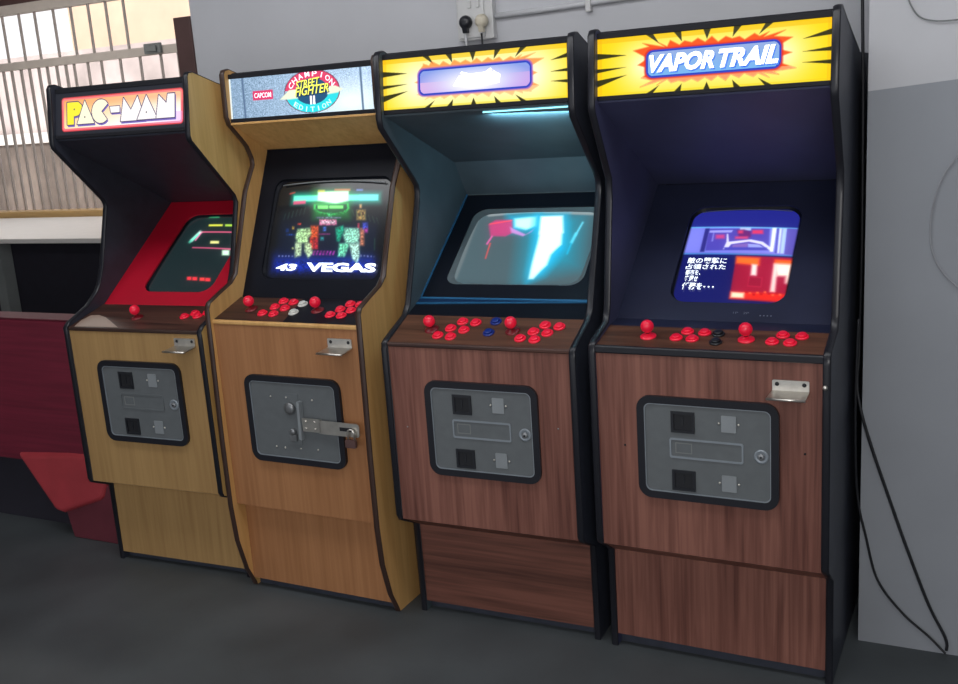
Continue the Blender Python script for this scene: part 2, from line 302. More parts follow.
# picture-tube contents: (polygon in metres on the tube plane, sRGB, softness)
FEAT = {
 0: [
  ([(0.229,0.489),(0.279,0.488),(0.292,0.464),(0.242,0.466)],(70,230,150),0.004),
  ([(0.262,0.426),(0.329,0.425),(0.335,0.414),(0.268,0.415)],(225,225,70),0.002),
  ([(0.34,0.425),(0.382,0.424),(0.388,0.412),(0.346,0.413)],(170,215,70),0.002),
  ([(0.246,0.38),(0.405,0.377),(0.402,0.384),(0.242,0.387)],(235,90,130),0.002),
  ([(0.235,0.331),(0.254,0.381),(0.239,0.392),(0.221,0.342)],(210,255,240),0.006),
  ([(0.228,0.324),(0.248,0.369),(0.239,0.376),(0.219,0.331)],(90,230,190),0.006),
  ([(0.25,0.334),(0.256,0.378),(0.25,0.382),(0.243,0.338)],(240,110,160),0.002),
  ([(0.255,0.296),(0.451,0.287),(0.449,0.294),(0.252,0.302)],(220,80,120),0.002),
  ([(0.397,0.384),(0.479,0.195),(0.483,0.195),(0.402,0.383)],(215,150,150),0.002),
  ([(0.32,0.334),(0.361,0.333),(0.368,0.319),(0.327,0.319)],(235,230,140),0.002),
  ([(0.4,0.285),(0.432,0.285),(0.445,0.259),(0.413,0.259)],(210,255,220),0.004),
  ([(0.312,0.149),(0.332,0.149),(0.341,0.133),(0.321,0.133)],(255,50,60),0.003),
  ([(0.337,0.148),(0.359,0.148),(0.368,0.132),(0.346,0.132)],(255,50,60),0.003),
  ([(0.371,0.146),(0.393,0.146),(0.402,0.131),(0.38,0.13)],(255,60,60),0.003),
  ([(0.397,0.145),(0.419,0.145),(0.428,0.129),(0.405,0.129)],(255,50,60),0.003),
 ],
 1: [
  ([(0.105,0.153),(0.556,0.155),(0.545,0.074),(0.115,0.067)],(18,50,185),0.03),
  ([(0.119,0.276),(0.533,0.271),(0.546,0.149),(0.122,0.147)],(6,16,34),0.03),
  ([(0.147,0.374),(0.509,0.368),(0.516,0.327),(0.151,0.331)],(10,130,110),0.012),
  ([(0.232,0.391),(0.385,0.387),(0.4,0.279),(0.256,0.281)],(8,110,40),0.02),
  ([(0.157,0.362),(0.497,0.359),(0.5,0.339),(0.158,0.341)],(110,255,215),0.003),
  ([(0.426,0.359),(0.497,0.358),(0.5,0.339),(0.429,0.34)],(110,225,255),0.003),
  ([(0.255,0.374),(0.38,0.374),(0.386,0.339),(0.337,0.328),(0.261,0.342)],(225,255,235),0.004),
  ([(0.254,0.381),(0.283,0.38),(0.284,0.372),(0.255,0.373)],(215,200,60),0.002),
  ([(0.321,0.383),(0.385,0.382),(0.387,0.374),(0.322,0.376)],(215,120,60),0.002),
  ([(0.137,0.367),(0.161,0.372),(0.159,0.377),(0.135,0.372)],(220,70,60),0.002),
  ([(0.409,0.38),(0.435,0.379),(0.436,0.373),(0.41,0.373)],(110,130,220),0.002),
  ([(0.159,0.342),(0.211,0.344),(0.213,0.332),(0.16,0.33)],(235,80,120),0.003),
  ([(0.249,0.329),(0.387,0.33),(0.394,0.311),(0.379,0.297),(0.329,0.29),(0.276,0.297),(0.25,0.313)],(40,220,90),0.004),
  ([(0.256,0.327),(0.381,0.328),(0.387,0.312),(0.372,0.301),(0.328,0.295),(0.278,0.302),(0.257,0.314)],(5,60,30),0.002),
  ([(0.264,0.325),(0.308,0.324),(0.31,0.312),(0.267,0.313)],(130,255,120),0.002),
  ([(0.312,0.324),(0.368,0.323),(0.37,0.312),(0.314,0.313)],(130,255,120),0.002),
  ([(0.309,0.298),(0.327,0.298),(0.329,0.283),(0.315,0.284)],(60,200,110),0.003),
  ([(0.281,0.276),(0.351,0.275),(0.355,0.255),(0.285,0.255)],(240,120,170),0.002),
  ([(0.289,0.271),(0.346,0.27),(0.347,0.26),(0.291,0.261)],(255,215,235),0.002),
  ([(0.265,0.284),(0.367,0.282),(0.367,0.279),(0.265,0.28)],(150,130,190),0.002),
  ([(0.25,0.254),(0.281,0.254),(0.289,0.211),(0.258,0.211)],(220,80,40),0.004),
  ([(0.254,0.212),(0.269,0.212),(0.276,0.173),(0.261,0.173)],(215,50,40),0.003),
  ([(0.272,0.212),(0.287,0.212),(0.294,0.173),(0.279,0.173)],(200,40,50),0.003),
  ([(0.197,0.243),(0.248,0.246),(0.258,0.224),(0.245,0.211),(0.251,0.195),(0.206,0.195),(0.193,0.214)],(190,240,170),0.004),
  ([(0.196,0.197),(0.223,0.195),(0.228,0.151),(0.203,0.144)],(210,240,190),0.004),
  ([(0.235,0.195),(0.262,0.192),(0.275,0.16),(0.26,0.141),(0.24,0.167)],(200,235,180),0.004),
  ([(0.388,0.245),(0.442,0.244),(0.453,0.217),(0.446,0.201),(0.454,0.195),(0.401,0.193),(0.387,0.22)],(170,255,225),0.004),
  ([(0.376,0.192),(0.416,0.192),(0.405,0.148),(0.378,0.148)],(130,250,200),0.004),
  ([(0.416,0.192),(0.453,0.192),(0.462,0.149),(0.456,0.124),(0.435,0.142)],(200,255,235),0.004),
  ([(0.352,0.245),(0.381,0.254),(0.386,0.236),(0.375,0.198),(0.365,0.201)],(20,170,130),0.004),
  ([(0.431,0.326),(0.44,0.326),(0.442,0.313),(0.434,0.313)],(240,170,110),0.003),
  ([(0.424,0.307),(0.458,0.307),(0.464,0.272),(0.43,0.273)],(190,150,80),0.004),
  ([(0.431,0.296),(0.441,0.296),(0.443,0.285),(0.433,0.285)],(60,40,30),0.001),
  ([(0.446,0.3),(0.453,0.3),(0.455,0.288),(0.448,0.288)],(50,30,20),0.001),
  ([(0.436,0.261),(0.443,0.261),(0.446,0.244),(0.439,0.245)],(230,60,90),0.002),
  ([(0.449,0.244),(0.463,0.244),(0.474,0.186),(0.459,0.186)],(210,120,90),0.004),
  ([(0.455,0.263),(0.474,0.263),(0.478,0.241),(0.459,0.241)],(60,80,220),0.004),
  ([(0.466,0.244),(0.478,0.244),(0.48,0.229),(0.468,0.229)],(190,60,160),0.003),
  ([(0.193,0.264),(0.208,0.264),(0.209,0.257),(0.194,0.257)],(210,60,50),0.002),
  ([(0.172,0.253),(0.181,0.253),(0.183,0.242),(0.174,0.242)],(230,180,70),0.002),
  ([(0.153,0.226),(0.187,0.225),(0.188,0.222),(0.153,0.222)],(30,90,210),0.002),
  ([(0.148,0.244),(0.158,0.244),(0.16,0.234),(0.149,0.234)],(20,60,140),0.003),
  ([(0.289,0.226),(0.333,0.226),(0.334,0.223),(0.289,0.223)],(210,70,160),0.002),
  ([(0.301,0.249),(0.313,0.249),(0.315,0.235),(0.304,0.235)],(60,120,230),0.003),
  ([(0.297,0.214),(0.31,0.214),(0.312,0.203),(0.299,0.203)],(40,160,160),0.003),
  ([(0.185,0.179),(0.192,0.179),(0.194,0.173),(0.186,0.173)],(220,230,140),0.002),
  ([(0.274,0.153),(0.278,0.167),(0.285,0.167),(0.282,0.152)],(200,60,190),0.002),
  ([(0.288,0.153),(0.291,0.167),(0.298,0.167),(0.295,0.152)],(200,60,190),0.002),
  ([(0.301,0.153),(0.304,0.167),(0.312,0.167),(0.309,0.152)],(200,60,190),0.002),
  ([(0.314,0.153),(0.318,0.167),(0.325,0.167),(0.322,0.152)],(200,60,190),0.002),
  ([(0.328,0.153),(0.331,0.167),(0.338,0.167),(0.335,0.152)],(200,60,190),0.002),
  ([(0.341,0.153),(0.344,0.167),(0.351,0.167),(0.348,0.152)],(200,60,190),0.002),
  ([(0.354,0.153),(0.357,0.167),(0.364,0.167),(0.361,0.152)],(200,60,190),0.002),
  ([(0.133,0.151),(0.139,0.151),(0.14,0.147),(0.134,0.146)],(190,190,255),0.002),
  ([(0.147,0.151),(0.153,0.151),(0.154,0.147),(0.148,0.147)],(190,190,255),0.002),
  ([(0.161,0.151),(0.166,0.151),(0.167,0.147),(0.162,0.147)],(190,190,255),0.002),
  ([(0.175,0.151),(0.18,0.151),(0.181,0.147),(0.176,0.147)],(190,190,255),0.002),
  ([(0.189,0.151),(0.194,0.151),(0.195,0.147),(0.189,0.147)],(190,190,255),0.002),
  ([(0.464,0.154),(0.469,0.154),(0.47,0.149),(0.465,0.149)],(190,190,255),0.002),
  ([(0.477,0.153),(0.482,0.153),(0.483,0.149),(0.478,0.149)],(190,190,255),0.002),
  ([(0.49,0.153),(0.495,0.153),(0.496,0.148),(0.491,0.148)],(190,190,255),0.002),
  ([(0.503,0.152),(0.508,0.152),(0.508,0.148),(0.503,0.148)],(190,190,255),0.002),
  ([(0.515,0.151),(0.52,0.151),(0.521,0.147),(0.516,0.147)],(190,190,255),0.002),
  ([(0.132,0.276),(0.136,0.299),(0.133,0.299),(0.13,0.277)],(50,80,60),0.002),
  ([(0.149,0.28),(0.152,0.303),(0.149,0.304),(0.146,0.28)],(50,80,60),0.002),
  ([(0.165,0.283),(0.168,0.307),(0.165,0.308),(0.162,0.284)],(50,80,60),0.002),
  ([(0.181,0.287),(0.184,0.312),(0.182,0.312),(0.179,0.288)],(50,80,60),0.002),
  ([(0.197,0.291),(0.2,0.316),(0.198,0.316),(0.195,0.291)],(50,80,60),0.002),
  ([(0.213,0.294),(0.216,0.32),(0.214,0.321),(0.211,0.295)],(50,80,60),0.002),
  ([(0.405,0.307),(0.418,0.285),(0.419,0.286),(0.407,0.308)],(60,85,60),0.002),
  ([(0.422,0.302),(0.434,0.28),(0.436,0.281),(0.424,0.303)],(60,85,60),0.002),
  ([(0.438,0.298),(0.451,0.276),(0.453,0.276),(0.44,0.298)],(60,85,60),0.002),
  ([(0.455,0.293),(0.467,0.271),(0.469,0.272),(0.457,0.294)],(60,85,60),0.002),
  ([(0.471,0.289),(0.483,0.267),(0.485,0.267),(0.473,0.289)],(60,85,60),0.002),
  ([(0.487,0.284),(0.5,0.262),(0.502,0.263),(0.489,0.285)],(60,85,60),0.002),
  ([(0.504,0.279),(0.516,0.258),(0.518,0.258),(0.506,0.28)],(60,85,60),0.002),
  ([(0.509,0.21),(0.514,0.17),(0.516,0.17),(0.511,0.21)],(60,120,80),0.002),
 ],
 2: [
  ([(0.084,0.395),(0.499,0.384),(0.544,0.074),(0.086,0.079)],(66,84,90),0.02),
  ([(0.261,0.39),(0.465,0.385),(0.505,0.153),(0.321,0.089)],(40,120,140),0.04),
  ([(0.093,0.416),(0.251,0.424),(0.492,0.415),(0.5,0.381),(0.26,0.395),(0.126,0.383)],(128,138,140),0.003),  # pale reflection band painted along the tube's top
  ([(0.068,0.395),(0.093,0.416),(0.105,0.19),(0.107,0.099),(0.096,0.096)],(95,105,108),0.004),
  ([(0.194,0.389),(0.308,0.389),(0.345,0.314),(0.225,0.302)],(20,150,190),0.02),
  ([(0.14,0.345),(0.158,0.365),(0.219,0.364),(0.241,0.302),(0.22,0.285),(0.165,0.288)],(175,60,110),0.004),
  ([(0.143,0.343),(0.221,0.358),(0.219,0.364),(0.141,0.349)],(240,70,90),0.002),
  ([(0.222,0.329),(0.29,0.292),(0.312,0.321),(0.307,0.305),(0.282,0.284),(0.236,0.302)],(190,130,200),0.003),
  ([(0.169,0.292),(0.161,0.251),(0.168,0.247),(0.175,0.287)],(225,90,160),0.002),
  ([(0.173,0.256),(0.179,0.185),(0.183,0.184),(0.178,0.255)],(240,70,70),0.002),
  ([(0.226,0.369),(0.304,0.378),(0.314,0.332),(0.283,0.315),(0.24,0.329)],(190,255,255),0.007),
  ([(0.297,0.389),(0.405,0.387),(0.447,0.228),(0.401,0.115),(0.352,0.083),(0.333,0.215)],(20,160,205),0.02),
  ([(0.316,0.378),(0.392,0.38),(0.416,0.299),(0.335,0.294)],(235,255,255),0.006),
  ([(0.334,0.307),(0.411,0.306),(0.424,0.247),(0.41,0.222),(0.401,0.202),(0.4,0.158),(0.386,0.133),(0.371,0.1),(0.355,0.099),(0.348,0.164),(0.341,0.254)],(220,255,255),0.005),
  ([(0.466,0.352),(0.456,0.287),(0.462,0.284),(0.471,0.348)],(110,225,250),0.003),
  ([(0.455,0.301),(0.45,0.256),(0.459,0.251),(0.464,0.296)],(90,215,245),0.004),
  ([(0.453,0.254),(0.451,0.206),(0.455,0.204),(0.457,0.253)],(30,180,220),0.003),
 ],
 3: [
  ([(0.122,0.453),(0.468,0.445),(0.48,0.358),(0.122,0.362)],(28,32,120),0.008),
  ([(0.11,0.249),(0.308,0.25),(0.322,0.073),(0.138,0.067)],(10,16,88),0.008),
  ([(0.146,0.363),(0.469,0.358),(0.467,0.254),(0.146,0.261)],(118,122,220),0.001),
  ([(0.143,0.363),(0.468,0.355),(0.467,0.359),(0.142,0.367)],(110,220,255),0.002),
  ([(0.146,0.256),(0.469,0.25),(0.468,0.253),(0.145,0.26)],(90,180,250),0.002),
  ([(0.201,0.359),(0.214,0.359),(0.216,0.264),(0.203,0.264)],(35,32,110),0.001),
  ([(0.214,0.357),(0.389,0.355),(0.399,0.27),(0.218,0.269)],(70,62,165),0.001),
  ([(0.216,0.35),(0.285,0.35),(0.282,0.34),(0.216,0.341)],(160,160,235),0.001),
  ([(0.303,0.36),(0.335,0.359),(0.337,0.348),(0.305,0.348)],(180,200,235),0.001),
  ([(0.296,0.35),(0.316,0.352),(0.338,0.342),(0.341,0.32),(0.308,0.316)],(95,30,100),0.003),
  ([(0.3,0.348),(0.314,0.348),(0.316,0.336),(0.302,0.336)],(220,50,90),0.003),
  ([(0.34,0.35),(0.371,0.35),(0.374,0.334),(0.342,0.334)],(225,50,90),0.003),
  ([(0.295,0.324),(0.332,0.324),(0.334,0.314),(0.297,0.314)],(205,60,110),0.003),
  ([(0.237,0.332),(0.263,0.332),(0.266,0.316),(0.24,0.316)],(200,60,120),0.004),
  ([(0.228,0.341),(0.231,0.341),(0.234,0.305),(0.229,0.305)],(130,130,220),0.001),
  ([(0.269,0.335),(0.273,0.335),(0.281,0.303),(0.342,0.312),(0.378,0.303),(0.406,0.278),(0.402,0.27),(0.374,0.293),(0.338,0.303),(0.289,0.293),(0.281,0.273),(0.269,0.273),(0.274,0.303)],(225,225,245),0.001),
  ([(0.295,0.291),(0.337,0.297),(0.337,0.28),(0.293,0.277)],(120,90,170),0.001),
  ([(0.337,0.295),(0.368,0.292),(0.393,0.274),(0.34,0.277)],(150,160,225),0.001),
  ([(0.271,0.281),(0.392,0.281),(0.394,0.271),(0.273,0.271)],(60,60,170),0.002),
  ([(0.396,0.359),(0.408,0.359),(0.412,0.265),(0.403,0.265)],(240,250,255),0.001),
  ([(0.409,0.357),(0.416,0.357),(0.423,0.26),(0.417,0.26)],(70,70,170),0.001),
  ([(0.416,0.357),(0.423,0.357),(0.429,0.26),(0.424,0.26)],(220,230,255),0.001),
  ([(0.426,0.357),(0.437,0.357),(0.442,0.259),(0.432,0.259)],(175,205,245),0.001),
  ([(0.437,0.357),(0.469,0.356),(0.467,0.255),(0.444,0.257)],(88,78,170),0.001),
  ([(0.312,0.248),(0.476,0.244),(0.485,0.142),(0.475,0.107),(0.452,0.085),(0.319,0.089)],(150,14,48),0.002),
  ([(0.313,0.244),(0.379,0.24),(0.381,0.213),(0.316,0.219)],(255,110,30),0.006),
  ([(0.361,0.217),(0.376,0.215),(0.38,0.175),(0.364,0.176)],(255,245,235),0.004),
  ([(0.359,0.172),(0.398,0.169),(0.4,0.133),(0.361,0.135)],(172,26,60),0.001),
  ([(0.363,0.169),(0.395,0.166),(0.397,0.137),(0.363,0.139)],(140,12,46),0.001),
  ([(0.421,0.236),(0.469,0.235),(0.471,0.218),(0.422,0.22)],(255,90,20),0.005),
  ([(0.423,0.221),(0.471,0.22),(0.472,0.171),(0.469,0.149),(0.461,0.152),(0.459,0.176),(0.435,0.176)],(255,245,225),0.006),
  ([(0.421,0.218),(0.432,0.218),(0.439,0.118),(0.425,0.119)],(255,225,215),0.004),
  ([(0.318,0.116),(0.471,0.113),(0.454,0.085),(0.319,0.091)],(225,35,20),0.005),
  ([(0.321,0.114),(0.357,0.112),(0.358,0.094),(0.322,0.095)],(255,245,200),0.004),
  ([(0.358,0.119),(0.364,0.119),(0.365,0.113),(0.359,0.113)],(170,10,20),0.002),
  ([(0.369,0.114),(0.375,0.114),(0.376,0.109),(0.37,0.109)],(255,110,60),0.002),
  ([(0.38,0.11),(0.386,0.11),(0.387,0.104),(0.381,0.104)],(170,10,20),0.002),
  ([(0.389,0.117),(0.395,0.117),(0.396,0.111),(0.39,0.111)],(255,110,60),0.002),
  ([(0.4,0.112),(0.406,0.112),(0.407,0.107),(0.401,0.107)],(170,10,20),0.002),
  ([(0.409,0.12),(0.415,0.12),(0.416,0.114),(0.41,0.114)],(255,110,60),0.002),
  ([(0.42,0.115),(0.426,0.115),(0.427,0.109),(0.421,0.109)],(170,10,20),0.002),
  ([(0.431,0.11),(0.437,0.11),(0.438,0.105),(0.432,0.105)],(255,110,60),0.002),
  ([(0.44,0.118),(0.446,0.118),(0.447,0.112),(0.441,0.112)],(170,10,20),0.002),
  ([(0.451,0.113),(0.456,0.113),(0.457,0.107),(0.451,0.107)],(255,110,60),0.002),
 ],
}
CAMP = [2.77939, -2.5166, 1.62312, 0.46541, -0.22639, -0.0691, 1013.96814, 479.1208, 341.92749]

# ------------------------------------------------------------------ arcade cabinets
T = .02
ZF = .035      # floor level
PX, PY = 2.512, 0.346   # left edge and front of the right-hand wall
CABS = [
 dict(x=-.1261, y=0, r=.0384, W=.6096,
      MB=(.080, 1.625), MT=(.108, 1.770), E=(0, .9643), D=(.178, 1.011), bz=((.184, 1.01), (.622, 1.337)), sp=((.082, 1.608), (.622, 1.338)),
      outline=[(.45, 1.71), (.233, 1.762), (.115, 1.797), (.095, 1.795), (.088, 1.785), (.065, 1.60), (.070, 1.583), (.242, 1.409), (.262, 1.388), (.272, 1.363), (.206, 1.142), (.180, 1.085), (.161, 1.06), (.107, 1.018), (.01, .978), (-.008, .962), (-.006, .94), (-.006, .395), (.0, .382), (.06, .352), (.088, .335), (.089, ZF)],
      G1=(0, .385), G2=(.093, .34), H=(.089, .065)),
 dict(x=.5164, y=.0223, r=-.0181, W=.609,
      MB=(.210, 1.640), MT=(.2195, 1.772), E=(0, 1.0045), D=(.149, 1.0524), bz=((.157, 1.05), (.379, 1.53)), sp=((.213, 1.625), (.372, 1.532)),
      outline=[(.50, 1.72), (.33, 1.768), (.225, 1.801), (.205, 1.797), (.198, 1.785), (.195, 1.65), (.204, 1.624), (.252, 1.579), (.28, 1.55), (.300, 1.508), (.301, 1.484), (.246, 1.400), (.174, 1.209), (.146, 1.132), (.114, 1.106), (.049, 1.081), (-.002, 1.060), (-.012, 1.043), (-.014, .90), (-.02, .60), (-.02, .36), (-.010, .228), (.02, .11), (.050, .050), (.055, ZF)],
      G1=(.002, .361), G2=(.042, .345), H=(.040, .069)),
 dict(x=1.1917, y=.0024, r=.0116, W=.6139,
      MB=(.0965, 1.632), MT=(.113, 1.7777), E=(0, .961), D=(.131, 1.017), bz=((.221, 1.05), (.607, 1.336)), sp=((.099, 1.616), (.528, 1.453)),
      outline=[(.45, 1.70), (.203, 1.772), (.125, 1.80), (.102, 1.797), (.091, 1.785), (.078, 1.61), (.084, 1.585), (.25, 1.425), (.270, 1.402), (.274, 1.380), (.266, 1.345), (.203, 1.176), (.154, 1.043), (.127, 1.014), (.01, .968), (-.006, .958), (-.008, .94), (-.008, .412), (.0, .395), (.055, .365), (.09, .345), (.097, ZF)],
      G1=(-.003, .398), G2=(.097, .338), H=(.101, .069)),
 dict(x=1.8443, y=.0093, r=-.0188, W=.6278,
      MB=(.0937, 1.6287), MT=(.1096, 1.778), E=(0, .977), D=(.119, 1.007), bz=((.181, 1.014), (.60, 1.35)), sp=((.096, 1.614), (.600, 1.352)),
      outline=[(.45, 1.70), (.203, 1.772), (.12, 1.80), (.098, 1.797), (.088, 1.785), (.068, 1.61), (.072, 1.592), (.165, 1.435), (.180, 1.410), (.178, 1.35), (.150, 1.186), (.126, 1.050), (.108, 1.015), (.012, .987), (-.004, .975), (-.006, .955), (-.006, .42), (.0, .405), (.05, .37), (.082, .345), (.084, ZF)],
      G1=(0, .400), G2=(.086, .345), H=(.084, .075)),
]
LOOK = [
 dict(outside=M['yellow_wood'], inside=M['black'], trim=M['trim'], front=M['yellow_front'], kick=M['yellow_front'], throat=M['black'], cp=M['panel_dark'], bezel=M['red_bezel'], cpedge=M['trimbrown'],
      hole=(.150, .065, .462, .475), hr=.05, lip=M['tube_black'], out=.0),
 dict(outside=M['tan_wood'], inside=M['tan_wood'], trim=M['trimbrown'], front=M['tan_front'], kick=M['tan_front'], throat=M['tan_wood'], cp=M['panel_dark'], bezel=M['tube_black'], cpedge=M['tan_wood'],
      hole=(.080, .066, .552, .418), hr=.04, lip=M['tube_black']),
 dict(outside=M['black'], inside=M['tealblack'], trim=M['trim'], front=M['brown_front'], kick=M['brown_horiz'], throat=M['tealblack'], cp=M['panel_wood'], bezel=M['tube_black'], cpedge=M['panel_dark'],
      hole=(.076, .064, .538, .412), hr=.045, lip=M['grey_lip']),
 dict(outside=M['black'], inside=M['navy'], trim=M['trim'], front=M['brown_front'], kick=M['brown_front'], throat=M['navy'], cp=M['panel_wood'], bezel=M['navy_bezel'], cpedge=M['trim'],
      hole=(.150, .066, .474, .440), hr=.05, lip=M['tube_black']),
]
DOOR = [(.131, .554, .496, .850), (.125, .535, .500, .830), (.134, .559, .494, .852), (.131, .560, .505, .848)]
STICK = [[(.262, .084)], [(.121, .078), (.384, .084)], [(.135, .071), (.397, .076)], [(.147, .064), (.408, .068)]]
BTN = [
 [(.461, .098, 'red_plastic'), (.487, .124, 'red_plastic'), (.512, .104, 'red_plastic'), (.535, .130, 'red_plastic')],
 [(.186, .052, 'red_plastic'), (.232, .050, 'red_plastic'), (.207, .094, 'red_plastic'), (.252, .088, 'red_plastic'), (.216, .133, 'red_plastic'), (.260, .128, 'red_plastic'),
  (.450, .057, 'red_plastic'), (.493, .055, 'red_plastic'), (.466, .093, 'red_plastic'), (.509, .089, 'red_plastic'), (.483, .128, 'red_plastic'), (.522, .125, 'red_plastic'),
  (.304, .118, 'white_plastic'), (.303, .064, 'white_plastic')],
 [(.169, .041, 'red_plastic'), (.213, .037, 'red_plastic'), (.196, .078, 'red_plastic'), (.242, .072, 'red_plastic'), (.221, .113, 'red_plastic'), (.266, .110, 'red_plastic'),
  (.433, .041, 'red_plastic'), (.478, .038, 'red_plastic'), (.462, .075, 'red_plastic'), (.506, .071, 'red_plastic'), (.487, .108, 'red_plastic'), (.532, .103, 'red_plastic'),
  (.328, .118, 'blue_plastic'), (.326, .063, 'blue_plastic')],
 [(.225, .060, 'red_plastic'), (.269, .057, 'red_plastic'), (.246, .098, 'red_plastic'), (.293, .095, 'red_plastic'),
  (.475, .060, 'red_plastic'), (.520, .057, 'red_plastic'), (.495, .098, 'red_plastic'), (.543, .095, 'red_plastic'),
  (.334, .045, 'black_plastic'), (.330, .092, 'black_plastic')],
]
LABEL = [
 'leftmost arcade cabinet, yellow wood outer side, glossy red board around its screen',
 'tan wooden arcade cabinet with pale round-emblem marquee and steel hasp over its coin door',
 'brown arcade cabinet with blurred white lettering on its explosion marquee and two blue buttons',
 'rightmost arcade cabinet, brown laminate front, yellow explosion marquee with slanted white lettering on blue',
]

def blur(C, sg):
    n = int(3 * sg) + 1; ker = np.exp(-.5 * (np.arange(-n, n + 1) / sg) ** 2); ker /= ker.sum()
    for ax in (0, 1):
        P = np.pad(C, [(n, n) if a == ax else (0, 0) for a in range(3)], mode='edge'); out = np.zeros_like(C)
        for i, w_ in enumerate(ker):
            sl_ = [slice(None)] * 3; sl_[ax] = slice(i, i + C.shape[ax]); out += w_ * P[tuple(sl_)]
        C = out
    return C
def edge(X, Y, k):
    x0, y0, x1, y1 = LOOK[k]['hole']; mg = (.012, .045, .004, .010)[k]
    d = np.minimum(np.minimum(X - x0, x1 - X), np.minimum(Y - y0, y1 - Y))
    return .12 + .88 * np.clip(d / mg, 0, 1) ** 1.3
def painter(k, base):
    def p(X, Y):
        C = np.zeros(X.shape + (3,)) + np.array(base, float)
        for poly, rgb, soft in FEAT[k]: fill(C, X, Y, poly, rgb, soft)
        # faint grain of the tube
        if k == 1:
            rg = np.random.default_rng(9 + k); q_ = 2 if k == 1 else 3; nb = rg.uniform(.35 if k == 1 else .8, 1.2 if k == 1 else 1.1, (X.shape[0] // q_ + 1, X.shape[1] // q_ + 1, 1)); nb = np.kron(nb, np.ones((q_, q_, 1)))[:X.shape[0], :X.shape[1]]
            lum = C.max(-1, keepdims=True); C = np.where((lum > 120) & (Y[..., None] < .31) | (k == 2), C * nb, C)
        B_ = blur(C, 5) * .5 + blur(C, 14) * .5
        C = blur(C, .8) * .86 + B_ * (.42, .32, .3, .26)[k]  # blurred screen glow added into the picture colours
        C = C * edge(X, Y, k)[..., None]
        C *= (1 + .08 * (np.sin(Y * 2 * PI / .0036)))[..., None]
        return C
    return p

def trim_strip(pts, xc, w, m, parent):
    """rounded plastic edging along a side panel's front edge"""
    pts = [Vector((0, a, b)) for a, b in pts]; n = len(pts); vs = []; fs = []
    sec = [(-.5, -.0005), (-.5, .002), (-.36, .0036), (0, .0046), (.36, .0036), (.5, .002), (.5, -.0005)]
    for i, p in enumerate(pts):
        t = (pts[min(i + 1, n - 1)] - pts[max(i - 1, 0)]).normalized()
        nn = Vector((0, t.z, -t.y))           # outline runs top to bottom, so this points to the player
        if nn.y > 0 and abs(t.z) > .3: nn = -nn
        if abs(t.z) <= .3: nn = Vector((0, -abs(nn.y) if nn.y else 0, abs(nn.z))) if i < 6 or p.z < 1.2 and p.z > .6 else Vector((0, -abs(nn.y), -abs(nn.z)))
        for a, h in sec:
            vs.append(Vector((xc + a * w, 0, 0)) + p + nn * h)
    k = len(sec)
    for i in range(n - 1):
        for j in range(k - 1):
            fs.append((i * k + j, i * k + j + 1, (i + 1) * k + j + 1, (i + 1) * k + j))
    b = MB(); b.add(vs, fs, 0, True); return b.build('edge_trim', m, parent)

